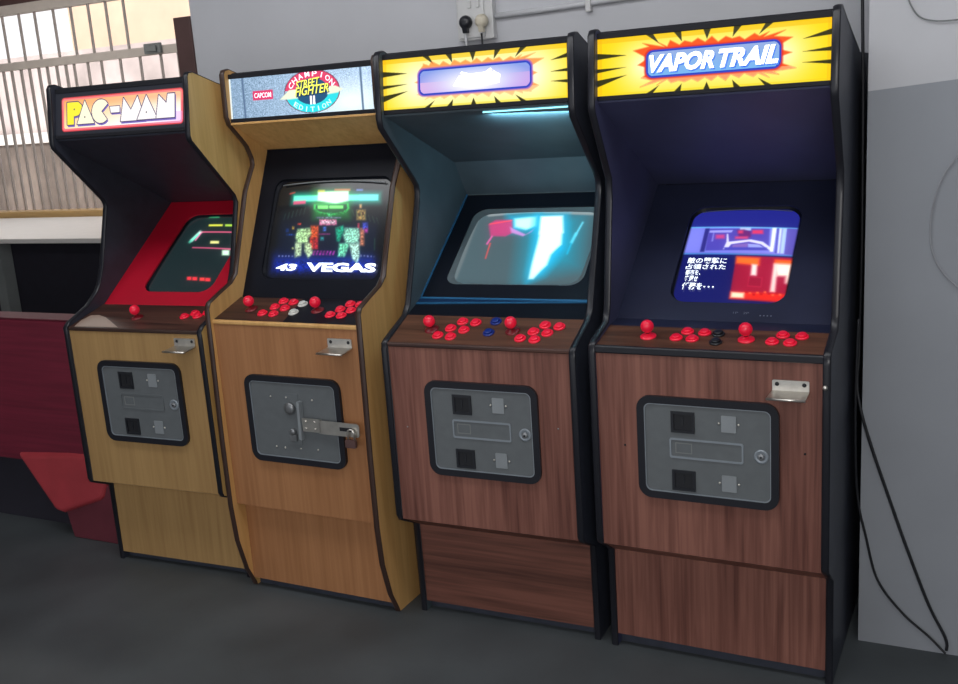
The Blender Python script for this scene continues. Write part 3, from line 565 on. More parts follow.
roots = []
for k, (c, lk) in enumerate(zip(CABS, LOOK)):
    W = c['W']; root = empty('arcade_cabinet', (c['x'], c['y'], 0), c['r']); roots.append(root)
    tag(root, LABEL[k], 'arcade machine', 'arcade cabinets in a row')
    BACK = .70
    prof = c['outline'] + [(BACK, ZF), (BACK, 1.70)]
    for side, x0 in ((0, .0), (1, W - .018)):
        b = MB()
        ms = [lk['trim'], lk['outside'], lk['inside']]
        b.prism(prof, x0, x0 + .018, 0, m0=1 if side == 0 else 2, m1=2 if side == 0 else 1)
        sp = b.build('side_panel', ms, root)
        trim_strip(c['outline'], x0 + .009, .0195, lk['trim'], sp)
    a0, a1 = .018, W - .018
    b = MB(); b.box((a0, BACK - .014, ZF + .005), (a1, BACK - .002, 1.69)); b.build('back_panel', M['black'], root)
    b = MB(); b.prism([(.24, 1.745), (.45, 1.69), (.68, 1.685), (.68, 1.67), (.45, 1.675), (.24, 1.73)], a0, a1); b.build('top_panel', M['black'], root)
    b = MB(); b.box((a0, c['H'][0] + .03, ZF), (a1, c['H'][0] + .045, c['H'][1] + .02)); b.build('plinth', M['black'], root)
    # speaker panel above the screen, its back return down to the bezel
    s0, s1 = c['sp']; z0, z1 = c['bz']
    b = MB(); b.prism([s0, s1, (s1[0] + .004, s1[1] + .014), (s0[0] + .004, s0[1] + .014)], a0, a1)
    if k == 2: b.prism([s1, (z1[0], z1[1] - .002), (z1[0] + .012, z1[1] - .002), (s1[0] + .012, s1[1])], a0, a1)
    b.build('speaker_panel', lk['throat'], root)
    # marquee
    Fm = frame((0,) + c['MB'], (0, c['MT'][0] - c['MB'][0], c['MT'][1] - c['MB'][1])); ml = math.hypot(c['MT'][0] - c['MB'][0], c['MT'][1] - c['MB'][1])
    RB = (.010, .012, .010, .009)
    frm = MB(); frm.plate(Fm, [(a0, ml - .002), (a1, ml - .002), (a1, ml + .013), (a0, ml + .013)], -.012, .004)
    frm.plate(Fm, [(a0, -RB[k]), (a1, -RB[k]), (a1, .002), (a0, .002)], -.012, .004)
    if k == 1: frm.plate(Fm, [(a0, -.018), (a1, -.018), (a1, -.011), (a0, -.011)], -.012, .006, 1)
    frm.prism([(c['MT'][0] + .02, c['MT'][1] + .018), (.26, 1.745), (.26, 1.735), (c['MT'][0] + .01, c['MT'][1] + .012)], a0, a1)
    frm.build('marquee_retainer', [M['retainer'], M['tan_wood']], root, .001)

    if k == 0:
        RR = rrect(.046, .014, .573, .130, .012)
        def paint(X, Y):
            C = np.zeros(X.shape + (3,)) + (36, 38, 46)
            fill(C, X, Y, RR, (228, 70, 78), .0012)
            R2 = rrect(.0495, .0175, .5695, .1265, .0105); msk = inpoly(X, Y, R2)
            t = np.clip((X - .05) / .45, 0, 1); v = np.clip((Y - .02) / .10, 0, 1)
            warm = np.stack([255 + 0 * t, 212 - 40 * v + 30 * t, 120 + 60 * t - 40 * v], -1); wht = np.array((255, 248, 252.))
            a = np.clip(.85 * (1 - v) * (.5 + t) + .15 * t, 0, 1)[..., None]
            C[msk] = (warm * (1 - a) + wht * a)[msk]
            rim = msk & ~inpoly(X, Y, rrect(.056, .024, .563, .120, .007)); C[rim] = (240, 120, 130)
            fill(C, X, Y, [(.052, .096), (.567, .096), (.567, .121), (.052, .121)], (250, 170, 130), .012, .55)
            q = lambda P: [(.070 + (x - 315) * .000895, .037 + v * .076) for x, v in P]
            arc = [(485 + 44 * math.cos(math.radians(t_)), .5 + .52 * math.sin(math.radians(t_))) for t_ in range(38, 323, 12)] + [(488, .5)]
            LT = [[(316, 0), (316, 1), (372, 1), (390, .84), (391, .58), (372, .40), (349, .36), (349, 0)], [(405, 1.04), (452, 0), (366, 0)], arc, [(530, .66), (577, .66), (577, .40), (535, .40)],
                  [(582, -.02), (597, 1), (632, .45), (664, 1.04), (700, -.02)], [(706, 1.04), (757, 0), (662, 0)], [(752, 0), (764, 1), (800, .62), (806, 1.02), (838, 1.02), (838, 0)]]
            pk = np.clip((X - .4) / .16, 0, 1) * msk * .5; C += (np.array((230, 170, 235.)) - C) * pk[..., None] * (v < .35)[..., None]
            for i_, P in enumerate(LT):
                P = q(P); d_ = dist_poly(X - .004, Y + .006, P); C[d_ < .0016] = (118, 104, 186)
            for i_, P in enumerate(LT):
                P = q(P); d_ = dist_poly(X, Y, P); C[d_ < .0032] = (84, 68, 112); C[d_ < .0] = (250, 236, 60) if i_ == 0 else (255, 248, 216) if i_ < 3 else (253, 248, 244)
            for x_, v_ in ((405, .30), (706, .30), (352, .68)): C[np.hypot(X - (.070 + (x_ - 315) * .000895), Y - (.037 + v_ * .076)) < .003] = (70, 60, 90)
            return C
            pk = np.clip((X - .4) / .16, 0, 1) * msk * .5; C += (np.array((230, 170, 235.)) - C) * pk[..., None] * (v < .35)[..., None]
            return C
    elif k == 1:
        rng = np.random.default_rng(3)
        def paint(X, Y):
            nz = rng.normal(0, 11, X.shape); t = np.clip((X - .05) / .5, 0, 1); v = Y / ml
            C = np.stack([138 + 50 * t, 166 + 48 * t, 194 + 46 * t], -1) + nz[..., None] * 2.4
            hot = np.clip(1.2 - np.hypot((X - .50) / .16, (Y - .03) / .07), 0, 1)[..., None]; C = C * (1 - hot) + np.array((240, 255, 255.)) * hot
            for xb, w in ((.078, .004), (.540, .0035)): fill(C, X, Y, [(xb - w, 0), (xb + w, 0), (xb + w - .004, ml), (xb - w - .004, ml)], (92, 118, 150), .002)
            C[(X < .024)] = (235, 245, 240)
            fill(C, X, Y, [(.114, .056), (.196, .056), (.196, .086), (.114, .086)], (222, 62, 110), .001)
            cx, cy = .350, .070; e = np.hypot((X - cx) / .108, (Y - cy) / .067)
            ring = (e < 1) & (e > .60); C[ring & (Y > cy + .006)] = (226, 70, 110); C[ring & (Y < cy - .006)] = (46, 222, 232)
            C[(e < 1.0) & (e > .965)] = (120, 70, 90)
            C[e < .60] = (36, 88, 128)
            fill(C, X, Y, [(.222, .052), (.262, .080), (.44, .082), (.47, .070), (.45, .060), (.40, .056), (.26, .050)], (238, 246, 218), .002)
            C[e < .56] = np.where(((Y > .060) & (Y < .062))[..., None], (225, 238, 200), C)[e < .56]
            C[(e < .57)] = (34, 84, 124)
            return C
    else:
        def paint(X, Y):
            cx, cy = (.318, .0735) if k == 3 else (.308, .071)
            d = np.maximum(np.abs(X - cx) - .17, 0) / .125; e = np.abs(Y - cy) / .085
            base = np.array((246, 212, 0.)); hot = np.array((255, 255, 212.))
            a = np.clip((1.16 if k == 2 else 1.02) - np.hypot(d, e * .72), 0, 1)[..., None] ** (.8 if k == 2 else 1.25)
            C = base * (1 - a) + hot * a
            C[Y > ml - .014] = C[Y > ml - .014] * .45 + np.array((240, 180, 0.)) * .55
            C[Y < .008] = C[Y < .008] * .6 + np.array((230, 200, 20.)) * .4
            eg = (X < .03) | (X > W - .03); C[eg] = C[eg] * .7 + np.array((255, 170, 10.)) * .3
            ol = (48, 46, 6)
            for y0, y1, tip in ((.095, .114, .102), (.060, .072, .072), (.020, .041, .052)):
                fill(C, X, Y, [(.0, y0), (.0, y1), (.098, tip)], ol, .0009)
            for y0, y1, tip in ((.110, .128, .104), (.070, .083, .074), (.038, .051, .049)):
                fill(C, X, Y, [(W, y0), (W, y1), (.540, tip)], ol, .0009)
            for xb, xt in ((.158, .185), (.232, .244), (.308, .308), (.385, .372), (.462, .436)):
                fill(C, X, Y, [(xb - .010, ml), (xb + .010, ml), (xt, ml - .026)], (60, 58, 30), .0009)
                fill(C, X, Y, [(xb - .009, 0), (xb + .009, 0), (xt, .020)], ol, .0009)
            rr = random.Random(5 + k); fl = []; x0, x1, y0, y1 = .128, .512, .022, .127
            per = [((x0 + (x1 - x0) * i / 22), y0) for i in range(22)] + [(x1, y0 + (y1 - y0) * i / 6) for i in range(6)] + [(x1 - (x1 - x0) * i / 22, y1) for i in range(22)] + [(x0, y1 - (y1 - y0) * i / 6) for i in range(6)]
            for i, (a_, b_) in enumerate(per):
                s_ = 1.0 if i % 2 else rr.uniform(.76, .88)
                if i % 2: s_ *= rr.uniform(.93, 1.07)
                fl.append((cx + (a_ - cx) * (s_ if abs(a_ - cx) > .15 else 1 - (1 - s_) * .3), cy + (b_ - cy) * s_))
            orange = (244, 78, 16) if k == 3 else (250, 130, 50)
            fill(C, X, Y, fl, orange, .002, .95 if k == 3 else .75)
            lo = (Y < cy - .03); C[lo & inpoly(X, Y, fl)] = C[lo & inpoly(X, Y, fl)] * .55 + np.array((255, 236, 190.)) * .45
            P = (.146, .036, .494, .112) if k == 3 else (.131, .033, .488, .112)
            fill(C, X, Y, rrect(*P, .020), (210, 40, 40) if k == 3 else (150, 90, 190), .003)
            fill(C, X, Y, rrect(P[0] + .004, P[1] + .003, P[2] - .004, P[3] - .003, .019), (38, 66, 190), .001)
            inn = rrect(P[0] + .009, P[1] + .008, P[2] - .009, P[3] - .008, .015); msk = inpoly(X, Y, inn)
            v = (Y - P[1]) / (P[3] - P[1])
            if k == 3: I = np.stack([110 + 40 * v, 176 - 8 * v, 236 - 20 * v], -1)
            else:
                hot = np.clip(1.25 - np.hypot((X - .31) / .15, (Y - .062) / .045), 0, 1); I = np.stack([130 + 30 * (1 - v), 135 + 25 * v, 225 + 0 * v], -1)
                I = I * (1 - hot[..., None]) + np.array((250, 250, 255.)) * hot[..., None]
                pk = np.clip((X - .40) / .1, 0, 1) * (v < .6) * .6; I = I * (1 - pk[..., None]) + np.array((235, 170, 225.)) * pk[..., None]
                pk = np.clip((.24 - X) / .1, 0, 1) * (v < .5) * .6; I = I * (1 - pk[..., None]) + np.array((245, 190, 225.)) * pk[..., None]
            C[msk] = I[msk]
            return C
    mq = grid('marquee', Fm, a0, 0, a1, ml, .0012 if k == 0 else .0016, paint, M['marquee'], root)
    if k == 1:
        wt = flat('white_lettering', (255, 240, 248), 1.1); tl = flat('pale_teal_lettering', (190, 250, 250), 1.1); yl = flat('yellow_brush_lettering', (235, 235, 90), 1.05); dk = flat('dark_brush_shadow', (40, 40, 60), .2)
        text('CAPCOM', Fm, .121, .063, .189, .079, .001, wt, mq, 'lettering', bold=.01)
        cx, cy = .350, .070
        for i, ch in enumerate('CHAMPION'):
            a = math.radians(156 - i * (132 / 7)); x = cx + .087 * math.cos(a); y = cy + .0545 * math.sin(a)
            w = .0018 if ch == 'I' else .0088
            text(ch, Fm, x - w, y - .0085, x + w, y + .0080, .001, wt, mq, 'lettering', rot=(a - PI / 2) * .75, bold=.004)
        for i, ch in enumerate('EDITION'):
            a = math.radians(224 + i * (92 / 6)); x = cx + .088 * math.cos(a); y = cy + .055 * math.sin(a)
            w = .0018 if ch == 'I' else .0078
            text(ch, Fm, x - w, y - .0075, x + w, y + .0075, .001, tl, mq, 'lettering', rot=(a - 1.5 * PI) * .75, bold=.01)
        text('STREET', Fm, .292, .082, .388, .106, .0012, dk, mq, 'lettering', shear=.35, bold=.03, rot=.10)
        text('STREET', Fm, .289, .084, .385, .108, .002, yl, mq, 'lettering', shear=.35, bold=.01, rot=.10)
        text('FIGHTER', Fm, .288, .058, .420, .086, .0024, dk, mq, 'lettering', shear=.35, bold=.03, rot=.06)
        text('FIGHTER', Fm, .285, .061, .417, .088, .0032, yl, mq, 'lettering', shear=.35, bold=.01, rot=.06)
        for xa in (.343, .355): text('I', Fm, xa, .030, xa + .007, .056, .002, wt, mq, 'lettering', bold=.02)
    elif k == 3:
        wt = flat('white_lettering_bright', (255, 255, 255), 1.25); sh = flat('blue_letter_shadow', (60, 110, 200), .6)
        for wd, xa, xb in (('VAPOR', .160, .327), ('TRAIL', .338, .484)):
            text(wd, Fm, xa + .003, .048, xb + .003, .094, .001, sh, mq, 'lettering', shear=.3, bold=.05)
            text(wd, Fm, xa, .052, xb, .097, .002, wt, mq, 'lettering', shear=.3, bold=.045)
    elif k == 2:
        wt = flat('washed_out_mark', (245, 244, 255), 1.1); dk = flat('faint_mark', (170, 170, 235), .9)
        polyo('washed_out_print', Fm, [(.245, .056), (.262, .080), (.272, .094), (.30, .086), (.345, .088), (.362, .098), (.375, .088), (.392, .078), (.388, .056), (.33, .050)], .001, wt, mq)
        polyo('faint_dot', Fm, rrect(.266, .082, .272, .088, .0029), .0022, dk, mq); polyo('faint_dot', Fm, rrect(.366, .087, .372, .093, .0029), .0022, dk, mq)

    # bezel, tube
    Fb = frame((0,) + z0, (0, z1[0] - z0[0], z1[1] - z0[1])); bl_ = math.hypot(z1[0] - z0[0], z1[1] - z0[1])
    hx0, hy0, hx1, hy1 = lk['hole']; inn = rrect(hx0, hy0, hx1, hy1, lk['hr'])
    b = MB(); b.ring(Fb, rect_spread(a0, -.0, a1, bl_, inn), inn, -.006, 0)
    bz = b.build('monitor_bezel', lk['bezel'], root)
    inn2 = rrect(hx0 + .02, hy0 + .018, hx1 - .02, hy1 - .018, lk['hr'] - .005) if k == 2 else rrect(hx0 + .006, hy0 + .006, hx1 - .006, hy1 - .006, lk['hr'] - .003)
    b = MB(); b.ring(Fb, rrect(hx0 - .004, hy0 - .004, hx1 + .004, hy1 + .004, lk['hr']), inn2, -.03, -.003, 0, h1i=-.014)
    b.build('tube_surround', lk['lip'], bz)
    if k in (1, 3):   # pale strip modelled for the reflection along the tube's curved top
        b = MB(); pts = [Fb(hx0 + .03 + (hx1 - hx0 - .06) * i / 16, hy1 - .010 - .010 * ((i - 8) / 8) ** 2, -.006) for i in range(17)]
        b.tube(pts, .0022 if k == 1 else .0013, 6); b.build('reflection_strip', M['plate_grey'] if k == 1 else M['grey_lip'], bz)
    if k == 2:
        b = MB(); b.plate(Fb, [(a0, -.002), (a1, -.002), (a1, .005), (a0, .005)], .0, .004)
        b.plate(Fb, [(a0, .0), (a0 + .004, .0), (a0 + .004, bl_), (a0, bl_)], .0, .004)
        b.prism([(.205, 1.033), (.221, 1.044), (.223, 1.041), (.207, 1.030)], a0, a1)
        Fl = frame((0,) + c['D'], (0, z0[0] - c['D'][0], z0[1] - c['D'][1])); ll = math.hypot(z0[0] - c['D'][0], z0[1] - c['D'][1])
        b.plate(Fl, [(a0, ll - .034), (a1, ll - .006), (a1, ll - .001), (a0, ll - .026)], .0, .003)
        b.plate(Fl, [(a0, ll - .026), (a1, ll - .001), (a1, ll), (a0, ll)], .0, .002, 1)
        b.build('blue_edge_strip', [M['bezel_blue'], M['blue_dark']], bz)
        b = MB(); b.plate(Fb, [(a0, bl_ - .003), (a1, bl_ - .003), (a1, bl_ + .001), (a0, bl_ + .001)], .0, .003); b.build('grey_edge_strip', M['grey_lip'], bz)
    base = [(18, 30, 32), (2, 6, 12), (58, 72, 78), (12, 18, 84)][k]
    grid('picture_tube', Fb, hx0 - .006, hy0 - .006, hx1 + .006, hy1 + .006, .0018, painter(k, base), M['crt'], root, bulge=.008, h=-.016)
    scr = [o for o in col.objects if o.name.startswith('picture_tube')][-1]
    scr = max((o for o in col.objects if o.name.startswith('picture_tube') and o.parent == root), key=lambda o: o.name)
    if k == 1:
        wt = flat('screen_white', (235, 245, 255), 1.3)
        text('43', Fb, .134, .097, .221, .121, -.0065, wt, scr, 'screen_lettering', bold=.05, shear=.2)
        text('VEGAS', Fb, .259, .095, .534, .126, -.0065, wt, scr, 'screen_lettering', bold=.05)
    if k == 3:
        wt = flat('screen_text_white', (235, 245, 255), 1.25)
        for body, xa, ya, xb, yb in (('敵の襲撃に', .176, .216, .289, .239), ('占領された', .175, .194, .290, .214), ('都市を、', .178, .172, .222, .192), ('奪還せ', .180, .147, .218, .170), ('任務を', .178, .117, .236, .144), ('…', .240, .126, .270, .131)):
            text(body, Fb, xa, ya, xb, yb, -.0065, wt, scr, 'screen_lettering', bold=.012)
        mk = flat('small_grey_print', (90, 92, 104), .4)
        text('1P   2P', Fb, .342, .028, .385, .035, .0006, mk, bz, 'small_print'); text('- - - -', Fb, .414, .022, .446, .026, .0006, mk, bz, 'small_print')
    # shelf between bezel foot and control panel
    E_, D_ = c['E'], c['D']
    b = MB(); b.prism([D_, z0, (z0[0], z0[1] - .012), (D_[0], D_[1] - .012)], a0, a1); b.build('bezel_ledge', (M['red_bezel'], M['black'], M['tube_black'], M['navy_bezel'])[k], root)
    # control panel
    Fc = frame((0,) + E_, (0, D_[0] - E_[0], D_[1] - E_[1])); cl = math.hypot(D_[0] - E_[0], D_[1] - E_[1])
    eh = .012 if k in (0, 1, 2) else .020
    b = MB(); b.prism([(E_[0], E_[1] - .001), E_, D_, (D_[0], D_[1] - .016), (E_[0] + .018, E_[1] - .03)], a0, a1)
    cp = b.build('control_panel', lk['cp'], root)
    b = MB(); b.prism([(-.003, E_[1] - eh), (-.005, E_[1] - eh + .003), (-.005, E_[1] - .002), (-.002, E_[1] + .001), (.004, E_[1] + .002), (.004, E_[1] - eh)], a0, a1); b.build('front_edge_trim', lk['cpedge'], cp, .0008)
    if k == 1: polyo('dark_overlay', Fc, [(.30, .004), (a1, .004), (a1, cl - .002), (.28, cl - .002)], .0008, M['tube_black'], cp)
    if k == 0: polyo('pale_patch', Fc, [(.040, .006), (.030, .050), (.040, .092), (.075, .096), (.12, .080), (.17, .05), (.215, .022), (.238, .008)], .0008, M['patch'], cp)  # pale patch on the left of the control panel
    for (sx, sy) in STICK[k]:
        b = MB(); O = Fc(sx, sy, 0); n = Fc.n
        b.rev(O, n, [(.0, 0), (.022, 0), (.022, .002), (.017, .005), (.008, .006), (.006, .010)], 20, 1)
        b.rev(O, n, [(.005, .004), (.005, .020)], 10, 2)
        R = .0180; b.rev(O + n * .031, n, [(R * math.sin(PI * i / 12), -R * math.cos(PI * i / 12)) for i in range(1, 12)], 20, 0)
        b.build('joystick', [M['red_plastic'], M['dullred_plastic'] if k in (0, 1, 2) else M['red_plastic'], M['dullred_plastic']], cp)
    for (bx_, by_, mn) in BTN[k]:
        b = MB(); O = Fc(bx_, by_, 0)
        b.rev(O, Fc.n, [(.0175, 0), (.0175, .003), (.0155, .0052), (.0128, .0052), (.0125, .004)], 20, 0)
        b.rev(O, Fc.n, [(.0118, .003), (.0118, .0092), (.0105, .0104), (.004, .0098)], 20, 0)
        b.build('push_button', M[mn], cp)
    # front panel and kick panel
    G1, G2, H = c['G1'], c['G2'], c['H']
    b = MB(); b.prism([(E_[0], E_[1] - eh), (G1[0], G1[1]), (G1[0] + .016, G1[1]), (E_[0] + .016, E_[1] - eh)], a0, a1); fp = b.build('front_panel', lk['front'], root)
    b = MB(); b.prism([(G1[0], G1[1]), (G2[0], G2[1] + .006), (G2[0], G2[1]), (G1[0] + .012, G1[1] - .006)], a0, a1); b.build('lower_step', lk['kick'], root)
    b = MB(); b.prism([(G2[0], G2[1] + .02), (H[0], H[1]), (H[0] + .014, H[1]), (G2[0] + .014, G2[1] + .02)], a0, a1); b.build('kick_panel', lk['kick'], root)
    # coin door
    Ff = frame((0, 0, 0), (0, 0, 1)); dx0, dz0, dx1, dz1 = DOOR[k]; dw, dh = dx1 - dx0, dz1 - dz0
    b = MB(); b.plate(Ff, rrect(dx0 + .018, dz0 + .018, dx1 - .018, dz1 - .018, .018), .001, .006)
    cd = b.build('coin_door', M['door_grey'], root)
    b = MB(); b.ring(Ff, rrect(dx0, dz0, dx1, dz1, .036), rrect(dx0 + .020, dz0 + .020, dx1 - .020, dz1 - .020, .017), -.001, .011, h1i=.0105)
    b.build('door_frame', M['trim'], cd)
    b = MB(); b.ring(Ff, rrect(dx0 + .019, dz0 + .019, dx1 - .019, dz1 - .019, .018), rrect(dx0 + .0225, dz0 + .0225, dx1 - .0225, dz1 - .0225, .0155), .006, .0095)
    b.build('door_rim', M['door_edge'], cd)
    ix0, iz0, iw, ih = dx0 + .02, dz0 + .02, dw - .04, dh - .04
    U = lambda u: ix0 + u * iw
    V_ = lambda v: iz0 + (1 - v) * ih
    if k != 1:
        for v0, v1 in ((.075, .31), (.735, .965)):
            b = MB(); b.ring(Ff, rect_n(U(.22), V_(v1), U(.41), V_(v0), 0), rect_n(U(.243), V_(v1 - .03), U(.387), V_(v0 + .03), 0), .005, .010)
            b.plate(Ff, [(U(.243), V_(v1 - .03)), (U(.387), V_(v1 - .03)), (U(.387), V_(v0 + .03)), (U(.243), V_(v0 + .03))], .004, .0065, 1)
            b.plate(Ff, [(U(.307), V_(v1 - .08)), (U(.321), V_(v1 - .08)), (U(.321), V_(v0 + .06)), (U(.307), V_(v0 + .06))], .0065, .0085, 0)
            b.build('coin_slot', [M['black_plastic'], M['dark_hole']], cd)
            b = MB(); u0 = .62; b.plate(Ff, rrect(U(u0), V_(v0 + .19), U(u0 + .115), V_(v0 + .01), .002), .005, .0085)
            for uu in (u0 - .018, u0 + .133): b.rev(Ff(U(uu), V_(v0 + .10), .005), Ff.n, [(.0035, 0), (.003, .003), (.001, .004)], 10, 1)
            b.build('coin_return', [M['plate_grey'], M['chrome']], cd)
        b = MB(); L1 = rrect(U(.205), V_(.60), U(.79), V_(.375), .006); L2 = rrect(U(.218), V_(.58), U(.777), V_(.395), .004)
        b.ring(Ff, L1, L2, .005, .0088); b.ring(Ff, rect_n(U(.25), V_(.545), U(.385), V_(.425), 0), rect_n(U(.258), V_(.535), U(.377), V_(.435), 0), .005, .0068, 1); b.build('embossed_plate', [M['door_edge'] if k else M['door_grey'], M['leg_grey']], cd)
        b = MB(); O = Ff(U(.925), V_(.50), .005)
        b.rev(O, Ff.n, [(.019, 0), (.019, .003), (.015, .004), (.013, .0025)], 20, 0); b.rev(O, Ff.n, [(.009, 0), (.009, .007), (.007, .008)], 14, 1); b.rev(O + Ff.n * .008, Ff.n, [(.003, 0), (.003, .0006)], 8, 2)
        b.build('lock', [M['door_edge'], M['steel'], M['dark_hole']], cd)
    else:
        for px_, pz_ in ((.225, .759), (.39, .758), (.227, .589), (.262, .588), (.325, .590), (.393, .592), (.288, .76)):
            b = MB(); b.rev(Ff(px_, pz_, .005), Ff.n, [(.004, 0), (.003, .003), (.001, .004)], 8); b.build('rivet', M['chrome'], cd)
        b = MB(); b.plate(Ff, rrect(.268, .60, .335, .775, .004), .005, .008); b.build('backing_plate', M['door_grey'], cd)
        b = MB(); b.rev(Ff(.302, .726, .006), Ff.n, [(.020, 0), (.020, .010), (.016, .014), (.010, .015)], 20); b.build('lock', M['steel'], cd)
        b = MB(); b.rev(Ff(.306, .648, .006), Ff.n, [(.011, 0), (.011, .012), (.008, .014)], 14)
        b.plate(Ff, [(.295, .618), (.320, .618), (.320, .640), (.295, .640)], .006, .018); b.build('lock_cover', M['steel'], cd)
        b = MB(); b.plate(Ff, [(.336, .628), (.346, .626), (.350, .752), (.340, .754)], .006, .024); b.build('vertical_bar', M['plate_grey'], cd)
        b = MB(); b.plate(Ff, rrect(.352, .656, .420, .700, .003), .016, .0195)
        b.plate(Ff, [(.42, .656), (.42, .700), (.426, .700), (.426, .656)], .016, .026)
        b.plate(Ff, rrect(.422, .655, .572, .699, .010), .0225, .026)
        b.plate(Ff, [(.50, .672), (.545, .672), (.545, .684), (.50, .684)], .026, .0268, 1)
        for px_ in (.365, .40):
            for pz_ in (.667, .69): b.rev(Ff(px_, pz_, .0195), Ff.n, [(.004, 0), (.003, .002), (.001, .003)], 8)
        b.build('hasp', [M['chrome'], M['dark_hole']], cd)
        b = MB(); pts = [Ff(.545 + .012 * math.cos(a), .668 + .014 * math.sin(a), .034) for a in [PI * i / 8 for i in range(9)]]
        b.tube([Ff(.557, .645, .030)] + pts + [Ff(.533, .640, .030)], .0032, 8); b.plate(Ff, rrect(.522, .622, .560, .648, .004), .026, .036, 1)
        b.build('padlock', [M['chrome'], M['brown_paint']], cd)
    # latch bracket: plate screwed to the door and a lip standing out under it
    HB = {0: (.486, .573, .912, .938), 1: (.471, .560, .935, .963), 3: (.487, .577, .884, .911)}
    if k in HB:
        xa, xb, za, zb = HB[k]; out = .060
        b = MB(); b.plate(Ff, rrect(xa, za - .004, xb, zb, .004), .001, .004)
        for xx in (xa + .012, xb - .012): b.rev(Ff(xx, (za + zb) / 2 + .003, .004), Ff.n, [(.0055, 0), (.004, .002), (.001, .003)], 10, 1)
        b.add([Ff(xa, za, .003), Ff(xb, za, .003), Ff(xb, za - .006, out), Ff(xa - .004, za - .006, out), Ff(xa, za - .003, .003), Ff(xb, za - .003, .003), Ff(xb, za - .009, out), Ff(xa - .004, za - .009, out)],
              [(0, 1, 2, 3), (4, 7, 6, 5), (0, 3, 7, 4), (1, 5, 6, 2), (3, 2, 6, 7), (0, 4, 5, 1)])
        b.tube([Ff(xa - .004, za - .0075, out), Ff(xb, za - .0075, out)], .0035, 8)
        b.build('latch_bracket', [M['chrome'], M['dark_hole']], root)
    if k in (2, 3):
        for px_, pz_ in (((.092, .700), (.567, .72)) if k == 3 else ((.062, .70), (.55, .73))):
            b = MB(); b.rev(Ff(px_, pz_, .0), Ff.n, [(.003, 0), (.0025, .002), (.001, .0025)], 8); b.build('screw', M['dark_hole'] if k == 3 else M['steel'], root)
    if k == 3:
        b = MB(); b.rev(Ff(W - .012, .90, .006), Ff.n, [(.006, 0), (.006, .010), (.003, .012)], 10); b.build('side_bolt', M['chrome'], root)

# light spilling out under the third cabinet's marquee (its tube shines through the gap), picture-tube glow
r2 = roots[2]
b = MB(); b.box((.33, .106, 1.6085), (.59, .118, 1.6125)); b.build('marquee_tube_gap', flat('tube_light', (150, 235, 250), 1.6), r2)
def area(name, loc, target, size, energy, color, parent=None, sy=None):
    l = bpy.data.lights.new(name, 'AREA'); l.energy = energy; l.color = color; l.size = size
    if sy: l.shape = 'RECTANGLE'; l.size_y = sy
    o = bpy.data.objects.new(name, l); col.objects.link(o); o.location = loc
    d = Vector(target) - Vector(loc); o.rotation_euler = d.to_track_quat('-Z', 'Y').to_euler(); l.specular_factor = .15
    if parent: o.parent = parent
    return o
area('teal_tube_light', (.46, .13, 1.59), (.42, .55, 1.38), .24, 1.0, (.4, .85, 1), r2, .03)
#area('green_tube_light', (.45, .24, 1.60), (.45, .36, 1.55), .2, .03, (.3, 1, .5), roots[1], .02)

# ------------------------------------------------------------------ room
def wbox(name, a, b_, m, bevel=0):
    b = MB(); b.box(a, b_); return b.build(name, m, None, bevel)
struct(wbox('floor', (-9, -5, -.1), (5, 3.5, ZF), M['floor']))
struct(wbox('ceiling', (-9, -4.2, 3.0), (5, 3.62, 3.1), M['ceil']))
struct(wbox('wall_back', (-.068, .80, ZF), (2.62, .92, 3.0), M['wall']))
# right wall: shadow edge painted in, lighter above the slant and shaded below
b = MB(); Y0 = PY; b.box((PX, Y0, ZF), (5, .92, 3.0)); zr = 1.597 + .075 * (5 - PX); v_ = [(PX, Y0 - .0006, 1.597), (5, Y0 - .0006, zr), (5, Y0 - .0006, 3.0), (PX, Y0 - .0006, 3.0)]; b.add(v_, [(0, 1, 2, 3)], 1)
M['wall_shade'] = mat('grey_wall_shade', (146, 150, 157), .85, var=.05, scale=3, bump=.15)
struct(b.build('wall_right', [M['wall_shade'], M['wall']]))
b = MB(); b.box((-.152, .79, ZF), (-.068, .93, 2.056)); struct(b.build('trim_1', M['brown_paint'], None, .003))
struct(wbox('added_wall_left', (-9.1, -5, ZF), (-9, 3.62, 3.0), M['wall']))  # unseen side and front walls, added to limit incoming daylight
struct(wbox('added_wall_right_far', (5, -5, ZF), (5.1, .95, 3.0), M['wall']))
b = MB(); b.box((-9, -4.3, ZF), (-2.2, -4.2, 3.0)); b.box((3.2, -4.3, ZF), (5, -4.2, 3.0)); b.box((-2.2, -4.3, 2.3), (3.2, -4.2, 3.0))
struct(b.build('wall_front', M['wall']))
# wall with the big barred window
WY = 3.5
b = MB(); b.box((-9, WY, ZF), (0, WY + .12, .985)); b.box((-9, WY, 2.665), (0, WY + .12, 3.0), 1); b.box((-9, WY, .985), (-6.2, WY + .12, 2.665)); b.box((-2.0, WY, .985), (0, WY + .12, 2.665))
struct(b.build('wall_window_side', [M['dark_wall'], M['brown_paint']]))
b = MB(); b.box((-6.2, WY - .02, 2.592), (-2.0, WY + .04, 2.665)); b.box((-6.2, WY - .02, 2.17), (-2.0, WY + .03, 2.215 + .015))
b.box((-6.2, WY - .02, .985), (-6.14, WY + .04, 2.665)); b.box((-2.06, WY - .02, .985), (-2.0, WY + .04, 2.665))
win = struct(b.build('window_1', M['frame_white']))
b = MB(); b.box((-6.2, WY - .14, .985), (-2.0, WY + .02, 1.045)); b.build('window_sill', M['sill'], win, .004)
ups = [-4.317 - .19 * i for i in range(9, 0, -1)] + [-4.317, -4.127, -3.952, -3.747, -3.560, -3.376, -3.196, -3.018]
